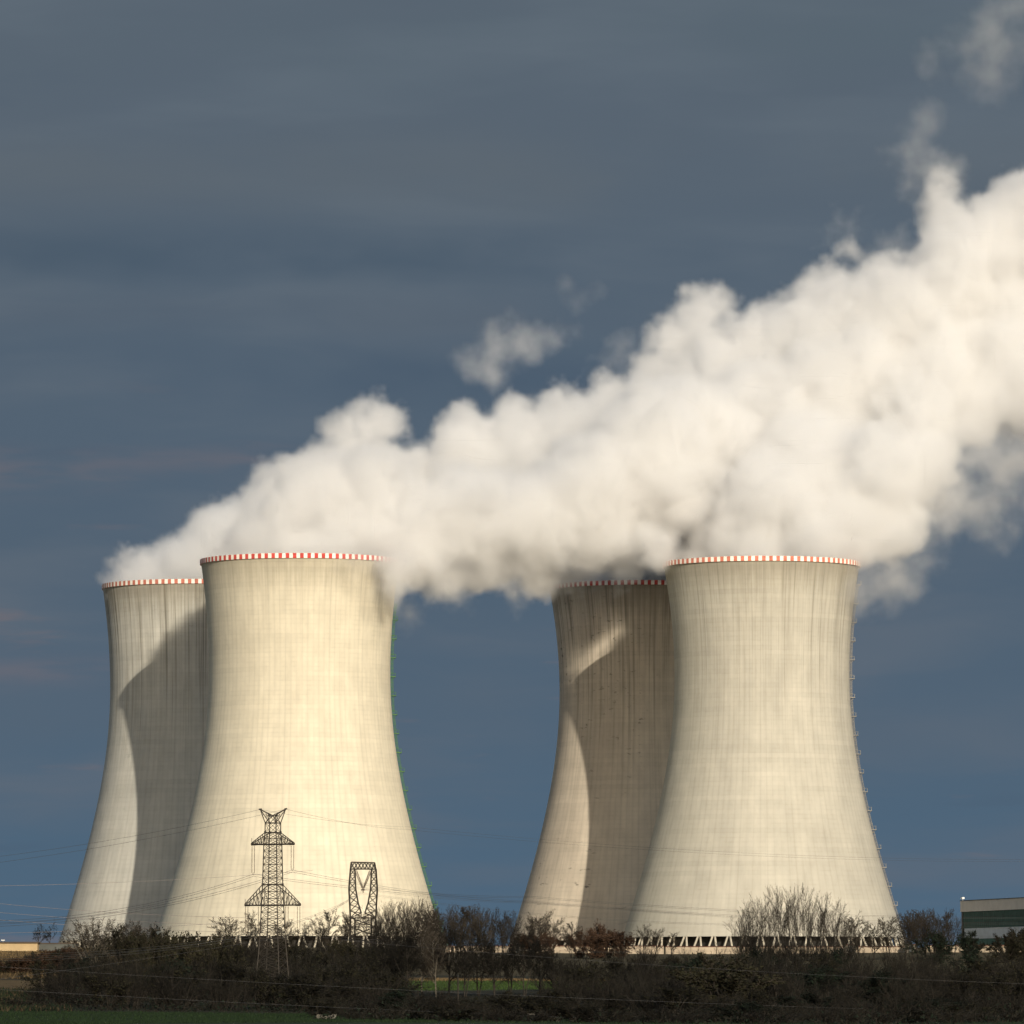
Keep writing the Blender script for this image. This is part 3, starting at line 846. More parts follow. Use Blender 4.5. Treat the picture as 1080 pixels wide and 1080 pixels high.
for i, (px, top) in enumerate([(4, 1013), (16, 1011), (28, 1009), (38, 1006), (47, 1005), (56, 1003), (66, 1002), (78, 1000)]):
    plant(RUS[i % 2] if i % 3 else OLV[0], px, top, 1250, 'dry brown bush on the golden bank below the tan shed', 'bush', 'dry bushes on the golden bank', 26)

# mid trees with clear trunks round the bright grass
G = 'bare trees with clear trunks around the bright patch of grass'
for i, (px, top, Y) in enumerate([(398, 990, 985), (414, 978, 990), (429, 984, 980), (444, 976, 995), (460, 985, 985), (474, 980, 990), (490, 988, 980), (505, 982, 990), (522, 992, 985), (538, 986, 990), (553, 994, 985), (570, 990, 992), (586, 996, 985)]):
    pr = PALE[i % 2] if i in (3, 4) else MID[i % 3]
    plant(pr, px, top, Y, 'slender bare tree with a clear dark trunk among those around the bright grass' if i not in (3, 4) else 'pale stemmed bare tree in front of the bright grass', 'tree', G if i not in (3, 4) else 'pale stemmed trees by the bright grass')

# the scrub belt: rows of bushes, back to front
def belt(rows, label, group, protos, wid):
    for (x0, x1, step, Y0, tops) in rows:
        x = x0
        while x < x1:
            px = x + RND.uniform(-0.3, 0.3) * step
            Y = Y0 + RND.uniform(-16, 16)
            top = RND.uniform(*tops) if not callable(tops) else tops(px) + RND.uniform(-6, 8)
            pr = RND.choice(protos)
            p = plant(pr, px, top, Y, label, 'bush', group, RND.uniform(*wid))
            x += step
front_top = lambda px: 1046 - 22 * min(1, max(0, (px - 25) / 120.0))
mixp = BR + BR + SH + SHD[:1]
belt([(64, 425, 21, 1035, lambda px: 1003 if px > 135 else 1010), (598, 1095, 21, 1035, (1000, 1012))], 'dark bare bush in the unbroken back row of the scrub belt', 'back row of the scrub belt', mixp, (38, 54))
belt([(48, 420, 22, 960, lambda px: 1014 if px > 135 else 1018), (600, 1095, 22, 955, (1010, 1026))], 'dark bare bush in the unbroken middle row of the scrub belt', 'middle row of the scrub belt', mixp, (42, 58))
belt([(30, 420, 22, 885, front_top), (420, 610, 22, 872, (1050, 1058)), (600, 1095, 22, 880, (1022, 1040))], 'dark bush in the front row of the scrub belt along the green field', 'front row of the scrub belt', mixp, (44, 60))
belt([(330, 1095, 24, 790, (1042, 1056)), (380, 1095, 25, 730, (1056, 1068))], 'low dark bush at the very foot of the scrub belt', 'low foot of the scrub belt', BR + SH[:2] + SHD[:1], (48, 64))
plant(OLV[0], 760, 1012, 860, 'tall broad olive grey bush rising out of the middle of the scrub belt', 'bush', None, 90)
plant(SHD[1], 880, 1005, 1050, 'small blackish evergreen bush below the domed clump of bare trees', 'bush', None, 40)
plant(SHD[0], 803, 1003, 1080, 'blackish evergreen bush below the start of the domed clump of bare trees', 'bush', None, 34)
plant(GN[0], 985, 1030, 840, 'pale twiggy bare tree low in the scrub belt below the hall', 'tree', None)
plant(GN[1], 870, 1026, 850, 'spreading twiggy bare tree low in the scrub belt below the weathered tower', 'tree', None)

# brambles under the bushes: one mass nobody could count
R = random.Random(5)
ub = MB()
for k in range(26000):
    px = R.uniform(28, 1095)
    Y = R.choice((R.uniform(850, 900), R.uniform(900, 1035)))
    if 425 < px < 600 and Y > 895: continue
    if px > 330 and R.random() < 0.45: Y = R.uniform(705, 860)
    x = at(px, 1060, Y).x
    hh = R.uniform(0.2, 2.6) * (0.4 + 0.6 * R.random())
    c = Vector((x, Y, gz(x, Y) + hh * R.random()))
    d = (rvec(R) + Vector((0, 0, 0.5))).normalized() * R.uniform(0.25, 0.6)
    s = d.cross(rvec(R)).normalized() * R.uniform(0.05, 0.16)
    n = len(ub.v)
    ub.v.extend([tuple(c - s), tuple(c + s), tuple(c + d)]); ub.f.append((n, n + 1, n + 2)); ub.m.append(R.choice((0, 0, 1))); ub.smooth.append(False)
o = ub.build('undergrowth', [M['twig_dark'], M['leaf_dark']]); o['kind'] = 'stuff'
tag(o, 'tangled dark brambles filling the ground under the scrub belt', 'undergrowth')
# grass tufts on the near field
gb = MB()
M['grass'] = plain('field_grass', (0.010, 0.021, 0.007), 0.4, 0.5)  # field darkened in its colour to stand in for cloud shade
for k in range(30000):
    Y = R.uniform(660, 850); px = R.uniform(-20, 460) if R.random() < 0.8 else R.uniform(460, 1100)
    x = at(px, 1070, Y).x
    c = Vector((x, Y, gz(x, Y) - 0.02)); d = Vector((R.uniform(-.15, .15), R.uniform(-.15, .15), R.uniform(0.15, 0.38)))
    s = Vector((R.uniform(-1, 1), R.uniform(-1, 1), 0)).normalized() * 0.05
    n = len(gb.v)
    gb.v.extend([tuple(c - s), tuple(c + s), tuple(c + d)]); gb.f.append((n, n + 1, n + 2)); gb.m.append(0); gb.smooth.append(False)
o = gb.build('grass', M['grass']); o['kind'] = 'stuff'
tag(o, 'short dark green grass of the field in front of the scrub', 'grass')

# rough grass of the bank and the meadow behind the scrub
M['dry_a'] = plain('dry_grass_straw', (0.13, 0.09, 0.042), 0.4, 0.2)
M['dry_b'] = plain('dry_grass_brown', (0.05, 0.036, 0.02), 0.4, 0.2)
M['meadow'] = plain('meadow_grass', (0.030, 0.052, 0.012), 0.4, 0.2)  # sunlight on this patch is put into the colour, brighter than the field
def tufts(name, n, xr, Yr, mats, pick, h, label):
    R = random.Random(n); mb = MB()
    for k in range(n):
        Y = R.uniform(*Yr); x = at(R.uniform(*xr), 1060, Y).x
        c = Vector((x, Y, gz(x, Y) - 0.02)); hh = R.uniform(*h)
        d = Vector((R.uniform(-.4, .4) * hh, R.uniform(-.4, .4) * hh, hh)); s_ = Vector((R.uniform(-1, 1), R.uniform(-1, 1), 0)).normalized() * R.uniform(0.06, 0.16)
        q = len(mb.v)
        mb.v.extend([tuple(c - s_), tuple(c + s_), tuple(c + d)]); mb.f.append((q, q + 1, q + 2)); mb.m.append(pick(R, x, Y)); mb.smooth.append(False)
    o = mb.build(name, mats); o['kind'] = 'stuff'; tag(o, label, name.replace('_', ' '))
tufts('dry_grass', 16000, (-30, 130), (1190, 1640), [M['dry_a'], M['dry_b']], lambda R, x, Y: 1 if R.random() < (0.75 if Y < 1480 else 0.3) else 0, (0.3, 1.0), 'rough straw coloured grass on the bank below the sheds at the left')
tufts('rough_grass', 9000, (-30, 75), (852, 1040), [M['dry_b'], M['leaf_dark'], M['grass']], lambda R, x, Y: R.choice((0, 1, 1, 2)), (0.3, 0.9), 'dark rough grass beside the left end of the scrub belt')
tufts('meadow_grass', 9000, (400, 640), (1036, 1160), [M['meadow'], M['dry_a']], lambda R, x, Y: 1 if Y > 1130 else 0, (0.15, 0.4), 'bright sunlit green grass behind the trunks of the middle trees')

# ------------------------------------------------------------------ pylons
M['lattice'] = plain('dark_lattice_steel', (0.042, 0.036, 0.030), 0.2, 1.0, 0.7)
M['insul'] = plain('insulator_discs', (0.075, 0.05, 0.035), 0.2, 1.0, 0.4)
M['wire'] = plain('conductor_wire', (0.055, 0.055, 0.055), 0.1, 1.0, 0.6)
M['wire_grey'] = plain('conductor_wire_grey', (0.07, 0.07, 0.075), 0.1, 1.0, 0.5)
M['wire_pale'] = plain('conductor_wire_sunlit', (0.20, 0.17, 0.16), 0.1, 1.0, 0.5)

def lattice_face(mb, a0, b0, a1, b1, n, w):
    """X bracing between two legs a (a0->a1) and b (b0->b1)"""
    for k in range(n):
        t0, t1 = k / n, (k + 1) / n
        pa, pb = a0.lerp(a1, t0), b0.lerp(b1, t0)
        qa, qb = a0.lerp(a1, t1), b0.lerp(b1, t1)
        mb.bar(pa, qb, w, sides=4, cap=False); mb.bar(pb, qa, w, sides=4, cap=False)
        mb.bar(qa, qb, w * 0.8, sides=4, cap=False)

def insulator(parent, p, L, gap=0.21):
    mb = MB()
    for s in (-gap, gap):
        mb.bar(p + Vector((s, 0, 0)), p + Vector((s, 0, -L * 0.92)), 0.028)
        k = 0.25
        while k < L * 0.88:
            c = p + Vector((s, 0, -k))
            mb.bar(c, c + Vector((0, 0, -0.07)), 0.12, 0.10, 8); k += 0.19
        mb.bar(p + Vector((s, 0, -L * 0.92)), p + Vector((0, 0, -L)), 0.03)
    mb.bar(p + Vector((-gap - .05, 0, -L * 0.92)), p + Vector((gap + .05, 0, -L * 0.92)), 0.035)
    return mb.build('insulator', M['insul'], parent)

YA = 940.0
MB.W = 0.76
pA = at(287.4, 1000, YA); gA = gz(pA.x, YA)
A = empty('lattice_pylon', (pA.x, YA, gA), radians(-20.8))
tag(A, 'tall dark steel lattice pylon with two pairs of cross-arms and a horned top', 'pylon')
zA = lambda row: at(287.4, row, YA).z - gA
k = YA / F
def corners(row, hp):        # hp = half extent of the rotated square as seen, in photo pixels
    a = hp * k / (sqrt(2) * cos(radians(24.2)))
    return [Vector((sx * a, sy * a, zA(row))) for sx, sy in ((-1, -1), (1, -1), (1, 1), (-1, 1))]
levels = [(zA(868), 8.0, 868), (0, 8.1, 878), (0, 9.3, 890.5), (0, 10.5, 933), (0, 11.5, 955), (0, 13.2, 990), (0, 16.6, 1030), (0, 18.2, 1054)]
body = MB(); leg = [MB() for _ in range(4)]
ws = 0.05
for (z0, h0, r0), (z1, h1, r1) in zip(levels, levels[1:]):
    c0, c1 = corners(r0, h0), corners(r1, h1)
    n = max(1, int(round(abs(r1 - r0) / 7.5)))
    for i in range(4):
        leg[i].bar(c0[i], c1[i], 0.12)
        lattice_face(body, c0[i], c0[(i+1) % 4], c1[i], c1[(i+1) % 4], n, ws)
    for i in range(4): body.bar(c0[i], c0[(i+1) % 4], 0.1)
for i in range(4): leg[i].build('leg', M['lattice'], A)
body.build('body_lattice', M['lattice'], A)
# horned top
hb = MB()
c0 = corners(868, 8.0)
for sx in (-1, 1):
    tip = Vector((sx * 13.6 * k / cos(radians(20.8)), 0, zA(853.5)))
    for i, (ax, ay) in enumerate(((-1, -1), (1, -1), (1, 1), (-1, 1))):
        if ax == sx: hb.bar(c0[i], tip, 0.1)
    for yy in (-0.45, 0.45):
        hb.bar(Vector((sx * 0.19, yy, zA(860))), tip, 0.09)
        hb.bar(Vector((sx * 0.19, yy, zA(860))), c0[1 if sx > 0 else 0], 0.08)
        hb.bar(Vector((sx * 0.9, yy * 0.8, zA(864))), Vector((sx * 1.13, yy * 0.3, zA(858.5))), 0.06)
    hb.bar(tip + Vector((-0.2, 0, 0)), tip + Vector((0.25, 0, 0.05)), 0.16)
hb.bar(Vector((-.83, -0.45, zA(860.5))), Vector((.83, -0.45, zA(860.5))), 0.08)
hb.bar(Vector((-.83, 0.45, zA(860.5))), Vector((.83, 0.45, zA(860.5))), 0.08)
for i in range(4):
    a, b2 = c0[i], c0[(i + 1) % 4]
    hb.bar(a, Vector((b2.x * 0.6, b2.y * 0.6, zA(859))), 0.07); hb.bar(b2, Vector((a.x * 0.6, a.y * 0.6, zA(859))), 0.07)
hb.build('horn_frame', M['lattice'], A)
def arm(root, row_b, row_t, half, wroot_px, wtop_px):
    mb = MB()
    hb_ = half
    cb = corners(row_b, wroot_px); ct = corners(row_t, wtop_px)
    for sx in (-1, 1):
        tipz = zA(row_b)
        tip = Vector((sx * hb_, 0, tipz))
        ia, ib = (1, 2) if sx > 0 else (0, 3)
        for i in (ia, ib):
            tp = tip + Vector((0, 0.25 * (1 if i == ib else -1), 0))
            mb.bar(cb[i], tp, 0.13); mb.bar(ct[i], tp + Vector((0, 0, 0.15)), 0.10)
            N = 6
            for q in range(N):
                b0 = cb[i].lerp(tp, q / N); b1 = cb[i].lerp(tp, (q + 1) / N)
                t0 = ct[i].lerp(tp, q / N); t1 = ct[i].lerp(tp, (q + 1) / N)
                mb.bar(b0, t1, 0.06, cap=False); mb.bar(b1, t1, 0.06, cap=False)
        for q in range(6):
            b0 = cb[ia].lerp(tip, q / 6); b1 = cb[ib].lerp(tip, (q + 1) / 6)
            mb.bar(b0, b1, 0.05, cap=False)
        mb.bar(tip + Vector((-sx * 0.8, 0, 0)), tip + Vector((sx * 0.1, 0, 0)), 0.2)
        mb.bar(tip, tip + Vector((0, 0, 1.0 if sx < 0 else 0.3)), 0.05)
    for i in range(4): mb.bar(cb[i], cb[(i+1) % 4], 0.14)
    # fan plates where the ties meet the body
    for i in range(4):
        mb.bar(ct[i] + Vector((0, 0, -0.2)), ct[i] + Vector((0, 0, 0.2)), 0.22)
    return mb.build('cross_arm', M['lattice'], root)
c208 = cos(radians(20.8))
hU, hL = 22.6 * k / c208, 29.4 * k / c208
aU = arm(A, 890.5, 878, hU, 9.3, 8.1)
aL = arm(A, 954.7, 933, hL, 11.5, 10.5)
tips = {}
for nm, par, x, row, L in (('ul', aU, -hU + 0.26, 890.5, 4.65), ('ur', aU, hU - 0.26, 890.5, 4.05), ('ll', aL, -hL + 0.26, 954.7, 4.5), ('lr', aL, hL - 0.26, 954.7, 3.9), ('li', aL, -2.18, 954.7, 4.5), ('ri', aL, 2.4, 954.7, 4.2)):
    insulator(par, Vector((x, 0, zA(row) - 0.1)), L)
    tips[nm] = Matrix.Rotation(radians(-20.8), 3, 'Z') @ Vector((x, 0, zA(row) - 0.1 - L)) + Vector(A.location)
for nm, sx in (('hl', -1), ('hr', 1)):
    tips[nm] = Matrix.Rotation(radians(-20.8), 3, 'Z') @ Vector((sx * 13.6 * k / c208, 0, zA(853.5))) + Vector(A.location)
fb = MB()
for i, c in enumerate(corners(1054, 18.2)):
    fb.box((c.x - 0.4, c.y - 0.4, -0.8), (c.x + 0.4, c.y + 0.4, c.z))
fb.build('footing', M['bark'], A)

MB.W = 1.0
YB = 1450.0
pB = at(382.6, 1000, YB); gB = gz(pB.x, YB)
B = empty('window_pylon', (pB.x, YB, gB), radians(6))
tag(B, 'small dark lattice pylon shaped like an open window frame with a V string inside', 'pylon')
kB = YB / F
def bp_(zx, zy, yo):          # from an enlarged view of the pylon (6.75 x)
    return Vector(((zx / 6.75 + 250 - 382.6) * kB, yo, at(382.6, zy / 6.75 + 840, YB).z - gB))
D2 = 1.1
beam = MB(); legB = {-1: MB(), 1: MB()}; low = MB()
for yo in (-D2, D2):
    a0, a1, b0, b1 = bp_(812, 468, yo), bp_(978, 472, yo), bp_(806, 517, yo), bp_(986, 517, yo)
    beam.bar(a0, a1, 0.13); beam.bar(b0, b1, 0.13); beam.bar(a0, b0, 0.11); beam.bar(a1, b1, 0.11)
    N = 7
    for q in range(N):
        beam.bar(a0.lerp(a1, q / N), b0.lerp(b1, (q + 1) / N), 0.07, cap=False)
        beam.bar(b0.lerp(b1, q / N), a0.lerp(a1, (q + 1) / N), 0.07, cap=False)
for q in range(5):
    t = q / 4
    beam.bar(bp_(812, 468, -D2).lerp(bp_(978, 472, -D2), t), bp_(812, 468, D2).lerp(bp_(978, 472, D2), t), 0.07)
    beam.bar(bp_(806, 517, -D2).lerp(bp_(986, 517, -D2), t), bp_(806, 517, D2).lerp(bp_(986, 517, D2), t), 0.07)
for s in (-1, 1):
    X = (lambda zx: zx) if s < 0 else (lambda zx: 1794 - zx)
    outer = [(806, 517), (796, 660), (802, 770), (806, 865)]
    inner = [(838, 517), (844, 660), (862, 760), (884, 830)]
    mb = legB[s]
    for yo in (-D2, D2):
        for (o0, o1, i0, i1) in zip(outer, outer[1:], inner, inner[1:]):
            O0, O1, I0, I1 = bp_(X(o0[0]), o0[1], yo), bp_(X(o1[0]), o1[1], yo), bp_(X(i0[0]), i0[1], yo), bp_(X(i1[0]), i1[1], yo)
            mb.bar(O0, O1, 0.12); mb.bar(I0, I1, 0.10)
            lattice_face(mb, O0, I0, O1, I1, 3 if o0[1] < 600 else 2, 0.06)
        mb.bar(bp_(X(806), 865, yo), bp_(X(884), 830, yo), 0.09); mb.bar(bp_(X(815), 815, yo), bp_(X(897), 865, yo), 0.07)
    for zx, zy in outer + inner:
        mb.bar(bp_(X(zx), zy, -D2), bp_(X(zx), zy, D2), 0.07)
    for (o0, o1) in zip(outer, outer[1:]):
        mb.bar(bp_(X(o0[0]), o0[1], -D2), bp_(X(o1[0]), o1[1], D2), 0.06)
for yo in (-D2, D2):
    low.bar(bp_(806, 865, yo), bp_(988, 865, yo), 0.13)
    lat0, lat1 = bp_(808, 865, yo), bp_(986, 865, yo)
    e0, e1 = Vector((lat0.x - 0.3, yo * 1.3, 0)), Vector((lat1.x + 0.3, yo * 1.3, 0))
    low.bar(lat0, e0, 0.13); low.bar(lat1, e1, 0.13)
    m0, m1 = bp_(838, 865, yo), bp_(956, 865, yo)
    low.bar(m0, Vector((m0.x, yo * 1.3, 0)), 0.10); low.bar(m1, Vector((m1.x, yo * 1.3, 0)), 0.10)
    lattice_face(low, lat0, lat1, e0, e1, 5, 0.08)
for sx in (0, 1):
    p, q = (bp_(808, 865, -D2), bp_(808, 865, D2)) if sx == 0 else (bp_(986, 865, -D2), bp_(986, 865, D2))
    lattice_face(low, p, q, Vector((p.x, -D2 * 1.3, 0)), Vector((q.x, D2 * 1.3, 0)), 6, 0.07)
beam.build('top_beam', M['lattice'], B)
for s in (-1, 1): legB[s].build('side_frame', M['lattice'], B)
low.build('lower_body', M['lattice'], B)
vb = MB()
vt = bp_(897, 668, 0)
for zx in (842, 952):
    p = bp_(zx, 522, 0)
    for off in (-0.22, 0.22):
        a = p + Vector((off, 0, 0)); b2 = vt + Vector((off * 0.5, 0, 0.2))
        vb.bar(a, b2, 0.05)
        for q in range(22): 
            c = a.lerp(b2, 0.08 + 0.86 * q / 22); vb.bar(c, a.lerp(b2, 0.08 + 0.86 * (q + 0.4) / 22), 0.2, 0.18, 6)
vb.bar(vt + Vector((-0.5, 0, 0.1)), vt + Vector((0.5, 0, 0.1)), 0.14); vb.bar(vt, vt + Vector((0, 0, -0.6)), 0.1)
vb.build('insulator', M['insul'], B)

# ------------------------------------------------------------------ wires
def wire(pts, sag, r, mat, label, group):
    """pts: world points the conductor is fixed at; it hangs in a parabola between them; twin conductors when r is a tuple"""
    mb = MB()
    offs = (0.0,)
    if isinstance(r, tuple): r, offs = r[0], (-r[1], r[1])
    for off in offs:
        for (p, q), s in zip(zip(pts, pts[1:]), sag):
            line = []
            N = 28
            for i in range(N + 1):
                t = i / N
                c = p.lerp(q, t); c.z -= 4 * s * t * (1 - t); c.z += off
                line.append(c)
            mb.tube(line, [r] * (N + 1), 4)
    o = mb.build('power_line', mat)
    tag(o, label, 'power line', group)
    return o
GW = 'conductors of the tall pylon'
def lft(row, Y, px=-60): return at(px, row, Y)
wire([lft(910, 850), tips['hl'], at(430, 872, 1420), at(1130, 906, 1560)], [0.8, 0.6, 2.4], 0.022, M['wire'], 'thin earth wire from the left horn of the tall pylon', GW)
wire([lft(917, 848), tips['hr'], at(430, 875, 1424), at(1130, 908, 1564)], [0.8, 0.6, 2.4], 0.022, M['wire'], 'thin earth wire from the right horn of the tall pylon', GW)
wire([lft(972, 850), tips['ul'], at(560, 946, 1460), at(1130, 968, 1600)], [2.2, 1.0, 1.6], (0.028, 0.16), M['wire'], 'dark twin conductor from the left end of the upper cross-arm', GW)
wire([lft(977, 854), tips['ur'], at(560, 951, 1464), at(1130, 974, 1604)], [2.2, 1.0, 1.6], (0.028, 0.16), M['wire'], 'dark twin conductor from the right end of the upper cross-arm', GW)
wire([lft(1006, 850), tips['ll'], at(382, 942, 1447), at(760, 975, 1560), at(1130, 990, 1600)], [1.2, 1.0, 1.4, .5], (0.025, 0.15), M['wire'], 'conductor from the outer left insulator of the lower cross-arm', GW)
wire([lft(1012, 852), tips['li']], [1.2], (0.025, 0.15), M['wire'], 'conductor from the inner left insulator of the lower cross-arm', GW)
wire([tips['ri'], at(760, 1002, 1500), at(1130, 1016, 1560)], [1.5, 1.0], (0.025, 0.15), M['wire'], 'conductor from the inner right insulator of the lower cross-arm', GW)
wire([tips['lr'], at(384, 938, 1449), at(560, 952, 1500), at(1130, 980, 1600)], [0.2, 0.6, 1.2], (0.025, 0.15), M['wire'], 'conductor rising from the lower cross-arm to the window-frame pylon', GW)
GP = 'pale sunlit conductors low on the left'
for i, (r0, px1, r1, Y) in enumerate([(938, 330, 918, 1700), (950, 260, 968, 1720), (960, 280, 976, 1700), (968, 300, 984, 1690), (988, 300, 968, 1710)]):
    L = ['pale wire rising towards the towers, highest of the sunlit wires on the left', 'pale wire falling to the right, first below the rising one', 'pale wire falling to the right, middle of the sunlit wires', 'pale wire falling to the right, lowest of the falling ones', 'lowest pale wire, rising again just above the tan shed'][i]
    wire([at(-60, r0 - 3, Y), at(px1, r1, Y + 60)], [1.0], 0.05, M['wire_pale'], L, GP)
GS = 'faint wires crossing in front of the scrub'
for i, (x0, r0, x1, r1, Y) in enumerate([(20, 1026, 300, 984, 740), (100, 1022, 640, 1050, 735), (40, 1042, 620, 1070, 730), (540, 1003, 900, 1026, 745)]):
    L = ['faint wire climbing to the right across the left scrub', 'faint upper wire sinking to the right across the scrub', 'faint lower wire sinking to the right across the scrub', 'faint wire across the scrub below the brown stained tower'][i]
    d = (at(x1, r1, Y) - at(x0, r0, Y))
    wire([at(x0, r0, Y) - d * 0.5, at(x1, r1, Y) + d * 0.5], [0.6], 0.013, M['wire_grey'], L, GS)

# ------------------------------------------------------------------ buildings and wall
M['wall_cream'] = plain('perimeter_wall_plaster', (0.34, 0.28, 0.21), 0.35, 0.12)
M['coping'] = plain('red_brown_coping', (0.11, 0.05, 0.035), 0.3, 0.3)
M['clad_pale'] = plain('pale_cladding', (0.50, 0.47, 0.43), 0.12, 0.3, 0.6)
M['clad_blue'] = plain('blue_grey_cladding', (0.36, 0.40, 0.44), 0.15, 0.3, 0.6)
M['green_glass'] = plain('green_glazing', (0.045, 0.10, 0.088), 0.25, 0.4, 0.6, 0.0, 0.05)
M['frame_dark'] = plain('dark_frame', (0.035, 0.04, 0.04), 0.2, 0.5, 0.6)
M['tan_wall'] = plain('tan_wall', (0.44, 0.33, 0.19), 0.15, 0.3)
M['roof_dark'] = plain('roof_felt', (0.07, 0.055, 0.045), 0.2, 0.3)
M['grey_roof'] = plain('grey_sheet_wall', (0.085, 0.09, 0.085), 0.2, 0.3)
M['lamp_white'] = plain('white_lamp_housing', (0.8, 0.8, 0.78), 0.05, 1.0, 0.4)
M['concrete_old'] = plain('old_concrete', (0.12, 0.11, 0.09), 0.3, 1.0)

YW = 1640.0
def wall_run(px0, px1, label):
    x0, x1 = at(px0, 1000, YW).x, at(px1, 1000, YW).x
    z0 = gz((x0 + x1) / 2, YW)
    r = empty('perimeter_wall', ((x0 + x1) / 2, YW, z0))
    tag(r, label, 'wall', 'plastered perimeter wall of the station')
    hl = (x1 - x0) / 2
    mb = MB(); mb.box((-hl, -0.15, -1.0), (hl, 0.15, 1.75)); mb.build('wall_panel', M['wall_cream'], r)
    mb = MB(); mb.box((-hl - 0.02, -0.24, 1.753), (hl + 0.02, 0.24, 1.98)); mb.build('coping', M['coping'], r)
    n = max(2, int(hl * 2 / 6.0))
    pm = MB(); pm.box((-0.22, -0.22, -1.0), (0.22, -0.153, 1.747)); pme = pm.mesh('pier', M['wall_cream'])
    for q in range(n + 1):
        o = bpy.data.objects.new('pier', pme); C.objects.link(o); o.parent = r
        o.location = (-hl + 0.25 + (2 * hl - 0.5) * q / n, 0, 0)
wall_run(452, 700, 'long cream plastered wall with dark red coping below the brown stained tower')
wall_run(702, 958, 'long cream plastered wall with dark red coping below the weathered tower')
wall_run(975, 1110, 'sunlit cream wall with dark red coping below the green glazed hall')
# white portacabin size kiosk by the wall
for px, L in ((546, 'small white kiosk at the wall below the sunlit edge of the brown tower'), (897, 'small white kiosk at the wall before the raker legs of the weathered tower'), (960, 'small white kiosk at the foot of the grey ladder')):
    p = at(px, 1000, YW - 4); r = empty('kiosk', (p.x, YW - 4, gz(p.x, YW - 4)))
    mb = MB(); mb.box((-1.5, -1, -0.3), (1.5, 1, 2.1)); mb.build('cabin', M['concrete_old'], r)
    mb = MB(); mb.box((-1.7, -1.2, 2.103), (1.7, 1.2, 2.3)); mb.build('roof', M['coping'], r)
    mb = MB(); mb.box((-0.4, -1.04, -0.1), (0.4, -1.003, 1.8)); mb.build('door', M['frame_dark'], r)
    tag(r, L, 'kiosk', 'white kiosks along the wall')

# glazed hall at the right
YH = 1900.0
h0 = at(1014.5, 1000, YH)
H = empty('turbine_hall', (h0.x, YH, 16.8), radians(-75))
tag(H, 'low industrial hall with pale roof band and a dark green glazed strip', 'building')
zt = lambda row: at(1016, row, YH).z - 16.8
z_top, z_b1, z_b2, z_b3 = zt(950.5), zt(961.8), zt(979.5), zt(990.5)
Lh, Dp = 190.0, 46.0
mb = MB(); mb.box((0, 0.3, -1.5), (Lh, Dp, z_b1 - 0.05)); mb.build('core', M['frame_dark'], H)
mb = MB(); mb.box((-0.25, -0.35, z_b1), (Lh + .25, Dp + .25, z_top)); mb.build('parapet_band', M['clad_pale'], H)
mb = MB(); mb.box((-0.4, -0.5, z_top + 0.003), (Lh + .4, Dp + .4, z_top + 0.25)); mb.build('roof', M['grey_roof'], H)
mb = MB(); mb.box((1.6, 0.0, z_b2 + 0.003), (Lh, 0.297, z_b1 - 0.003)); gl = mb.build('glazing', M['green_glass'], H)
mm = MB()
x = 1.6
while x < Lh:
    mm.box((x - 0.05, -0.07, z_b2 + 0.01), (x + 0.05, -0.003, z_b1 - 0.01)); x += 1.8
for f in (0.33, 0.66):
    zz = z_b2 + (z_b1 - z_b2) * f
    mm.box((1.6, -0.055, zz - 0.05), (Lh, -0.005, zz + 0.05))
mm.build('mullions', M['frame_dark'], gl)
mb = MB(); mb.box((2.8, -0.1, z_b3), (Lh, 0.29, z_b2)); mb.build('cladding_panel', M['clad_blue'], H)
mb = MB(); mb.box((5.5, 0.05, 0.2), (Lh, 0.27, z_b3 - 0.05)); mb.build('plinth_window', M['green_glass'], H)
mb = MB(); mb.box((-0.1, -0.05, -1.0), (1.2, 0.28, z_b1 - 0.01)); mb.build('corner_pier', M['frame_dark'], H)
mb = MB(); mb.bar((0.3, 0.3, z_top), (0.3, 0.3, z_top + 0.7), 0.12); mb.box((-0.5, -0.1, z_top + 0.7), (1.0, 0.6, z_top + 1.25)); mb.build('roof_lamp', M['lamp_white'], H)

# tan shed at the left
YS = 1700.0
s0, s1 = at(-45, 1000, YS).x, at(39.5, 1000, YS).x
S = empty('long_shed', (s0, YS, gz(s0, YS)))
tag(S, 'long low tan shed with a dark flat roof, lit by the sun', 'building')
zs_ = lambda row: at(20, row, YS).z - gz(s0, YS)
mb = MB(); mb.box((0, 0, -1.2), (s1 - s0, 9, zs_(994.8))); mb.build('wall', M['tan_wall'], S)
mb = MB(); mb.box((-0.3, -0.4, zs_(994.8) + 0.003), (s1 - s0 + 0.3, 9.4, zs_(993.2))); mb.build('roof', M['roof_dark'], S)
mb = MB()
for q in range(5): mb.box((2.0 + q * 4.6, -0.03, -1.0), (2.0 + q * 4.6 + 0.12, -0.003, zs_(995.4)))
mb.build('wall_rib', M['tan_wall'], S)
mb = MB(); lx = at(3, 990, YS).x - s0; mb.bar((lx, 0.5, zs_(993)), (lx, 0.5, zs_(992)), 0.06); mb.box((lx - 0.5, 0.2, zs_(992)), (lx + 0.5, 0.8, zs_(991.2))); mb.build('lamp', M['lamp_white'], S)
s2 = at(40.2, 1000, YS + 6).x; s3 = at(80, 1000, YS + 6).x
S2 = empty('grey_shed', (s2, YS + 6, gz(s2, YS + 6)))
tag(S2, 'plain grey shed joined to the end of the tan shed', 'building')
mb = MB(); mb.box((0, 0, -1.2), (s3 - s2, 8, zs_(994.6))); mb.build('wall', M['grey_roof'], S2)
mb = MB(); mb.box((-0.05, -0.3, zs_(994.6) + 0.003), (s3 - s2 + 0.3, 8.3, zs_(993.6))); mb.build('roof', M['roof_dark'], S2)

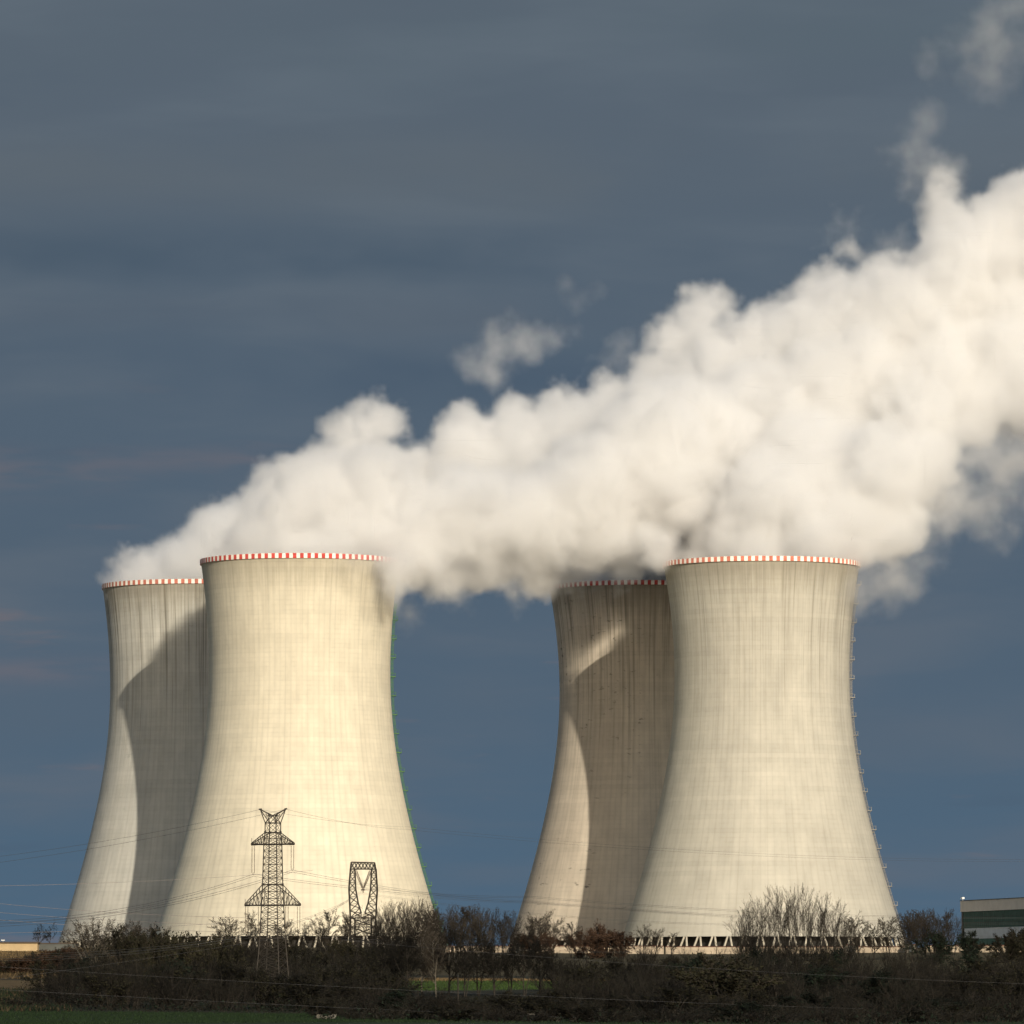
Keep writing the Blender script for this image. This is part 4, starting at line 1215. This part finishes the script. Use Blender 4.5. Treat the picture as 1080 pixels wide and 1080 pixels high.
# small things at the bottom edge
Yq = 742.0
p = at(345, 1074, Yq); zq = gz(p.x, Yq)
rb = MB(); R = random.Random(3)
for q in range(14):
    c = Vector((R.uniform(-1.1, 1.1), R.uniform(-0.5, 0.5), R.uniform(0.05, 0.5))); s = R.uniform(0.18, 0.42)
    top = [c + Vector((cos(a) * s * R.uniform(.7, 1.2), sin(a) * s * R.uniform(.7, 1.2), s * R.uniform(.25, .6))) for a in (0.3, 1.5, 2.7, 3.9, 5.2)]
    bot = [c + Vector((cos(a) * s * R.uniform(.9, 1.3), sin(a) * s * R.uniform(.9, 1.3), -s * 0.8)) for a in (0.3, 1.5, 2.7, 3.9, 5.2)]
    rb.grid([bot, top], sm=False); rb.face(top)
o = rb.build('rubble_heap', M['concrete_old'], None, (p.x, Yq, zq))
tag(o, 'little heap of pale rubble at the field edge below the scrub', 'rubble')
p = at(578, 1078, Yq); zq = gz(p.x, Yq)
K = empty('culvert', (p.x, Yq, zq)); tag(K, 'low concrete culvert with a dark opening at the bottom of the scrub', 'culvert')
mb = MB(); mb.box((-2.2, 0, -0.5), (-1.0, 1.6, 0.45)); mb.box((1.0, 0, -0.5), (1.5, 1.6, 0.75)); mb.box((-0.97, 1.2, -0.5), (0.97, 1.6, 0.62)); mb.build('side_wall', M['concrete_old'], K)
mb = MB(); mb.box((-2.5, -0.2, 0.753), (1.7, 1.7, 1.0)); mb.build('cover_slab', M['concrete_old'], K)
p = at(483, 1030, 800); zq = gz(p.x, 800)
Q = empty('wooden_pole', (p.x, 800, zq)); tag(Q, 'weathered upright wooden pole standing in front of the bright grass', 'pole')
mb = MB(); mb.tube([Vector((0, 0, -0.5)), Vector((0.02, 0, 2.5)), Vector((0.0, 0, p.z - zq))], [0.13, 0.12, 0.09], 8); mb.build('shaft', M['bark'], Q)
mb = MB(); mb.bar((0, 0, p.z - zq), (0, 0, p.z - zq + 0.25), 0.12, 0.03, 8); mb.build('cap', M['frame_dark'], Q)


# ------------------------------------------------------------------ render settings
SC.render.engine = 'CYCLES'
SC.view_settings.view_transform = 'Standard'
SC.view_settings.look = 'None'
SC.view_settings.exposure = 0.0
SC.view_settings.gamma = 1.0
cy = SC.cycles
cy.max_bounces = 16; cy.diffuse_bounces = 2; cy.glossy_bounces = 1; cy.transmission_bounces = 2
cy.volume_bounces = 11; cy.transparent_max_bounces = 48
cy.volume_step_rate = 1.6; cy.volume_max_steps = 512
cy.use_adaptive_sampling = True; cy.adaptive_threshold = 0.04
cy.use_denoising = True
try: cy.denoiser = 'OPENIMAGEDENOISE'
except Exception: pass
cy.sample_clamp_indirect = 4.0
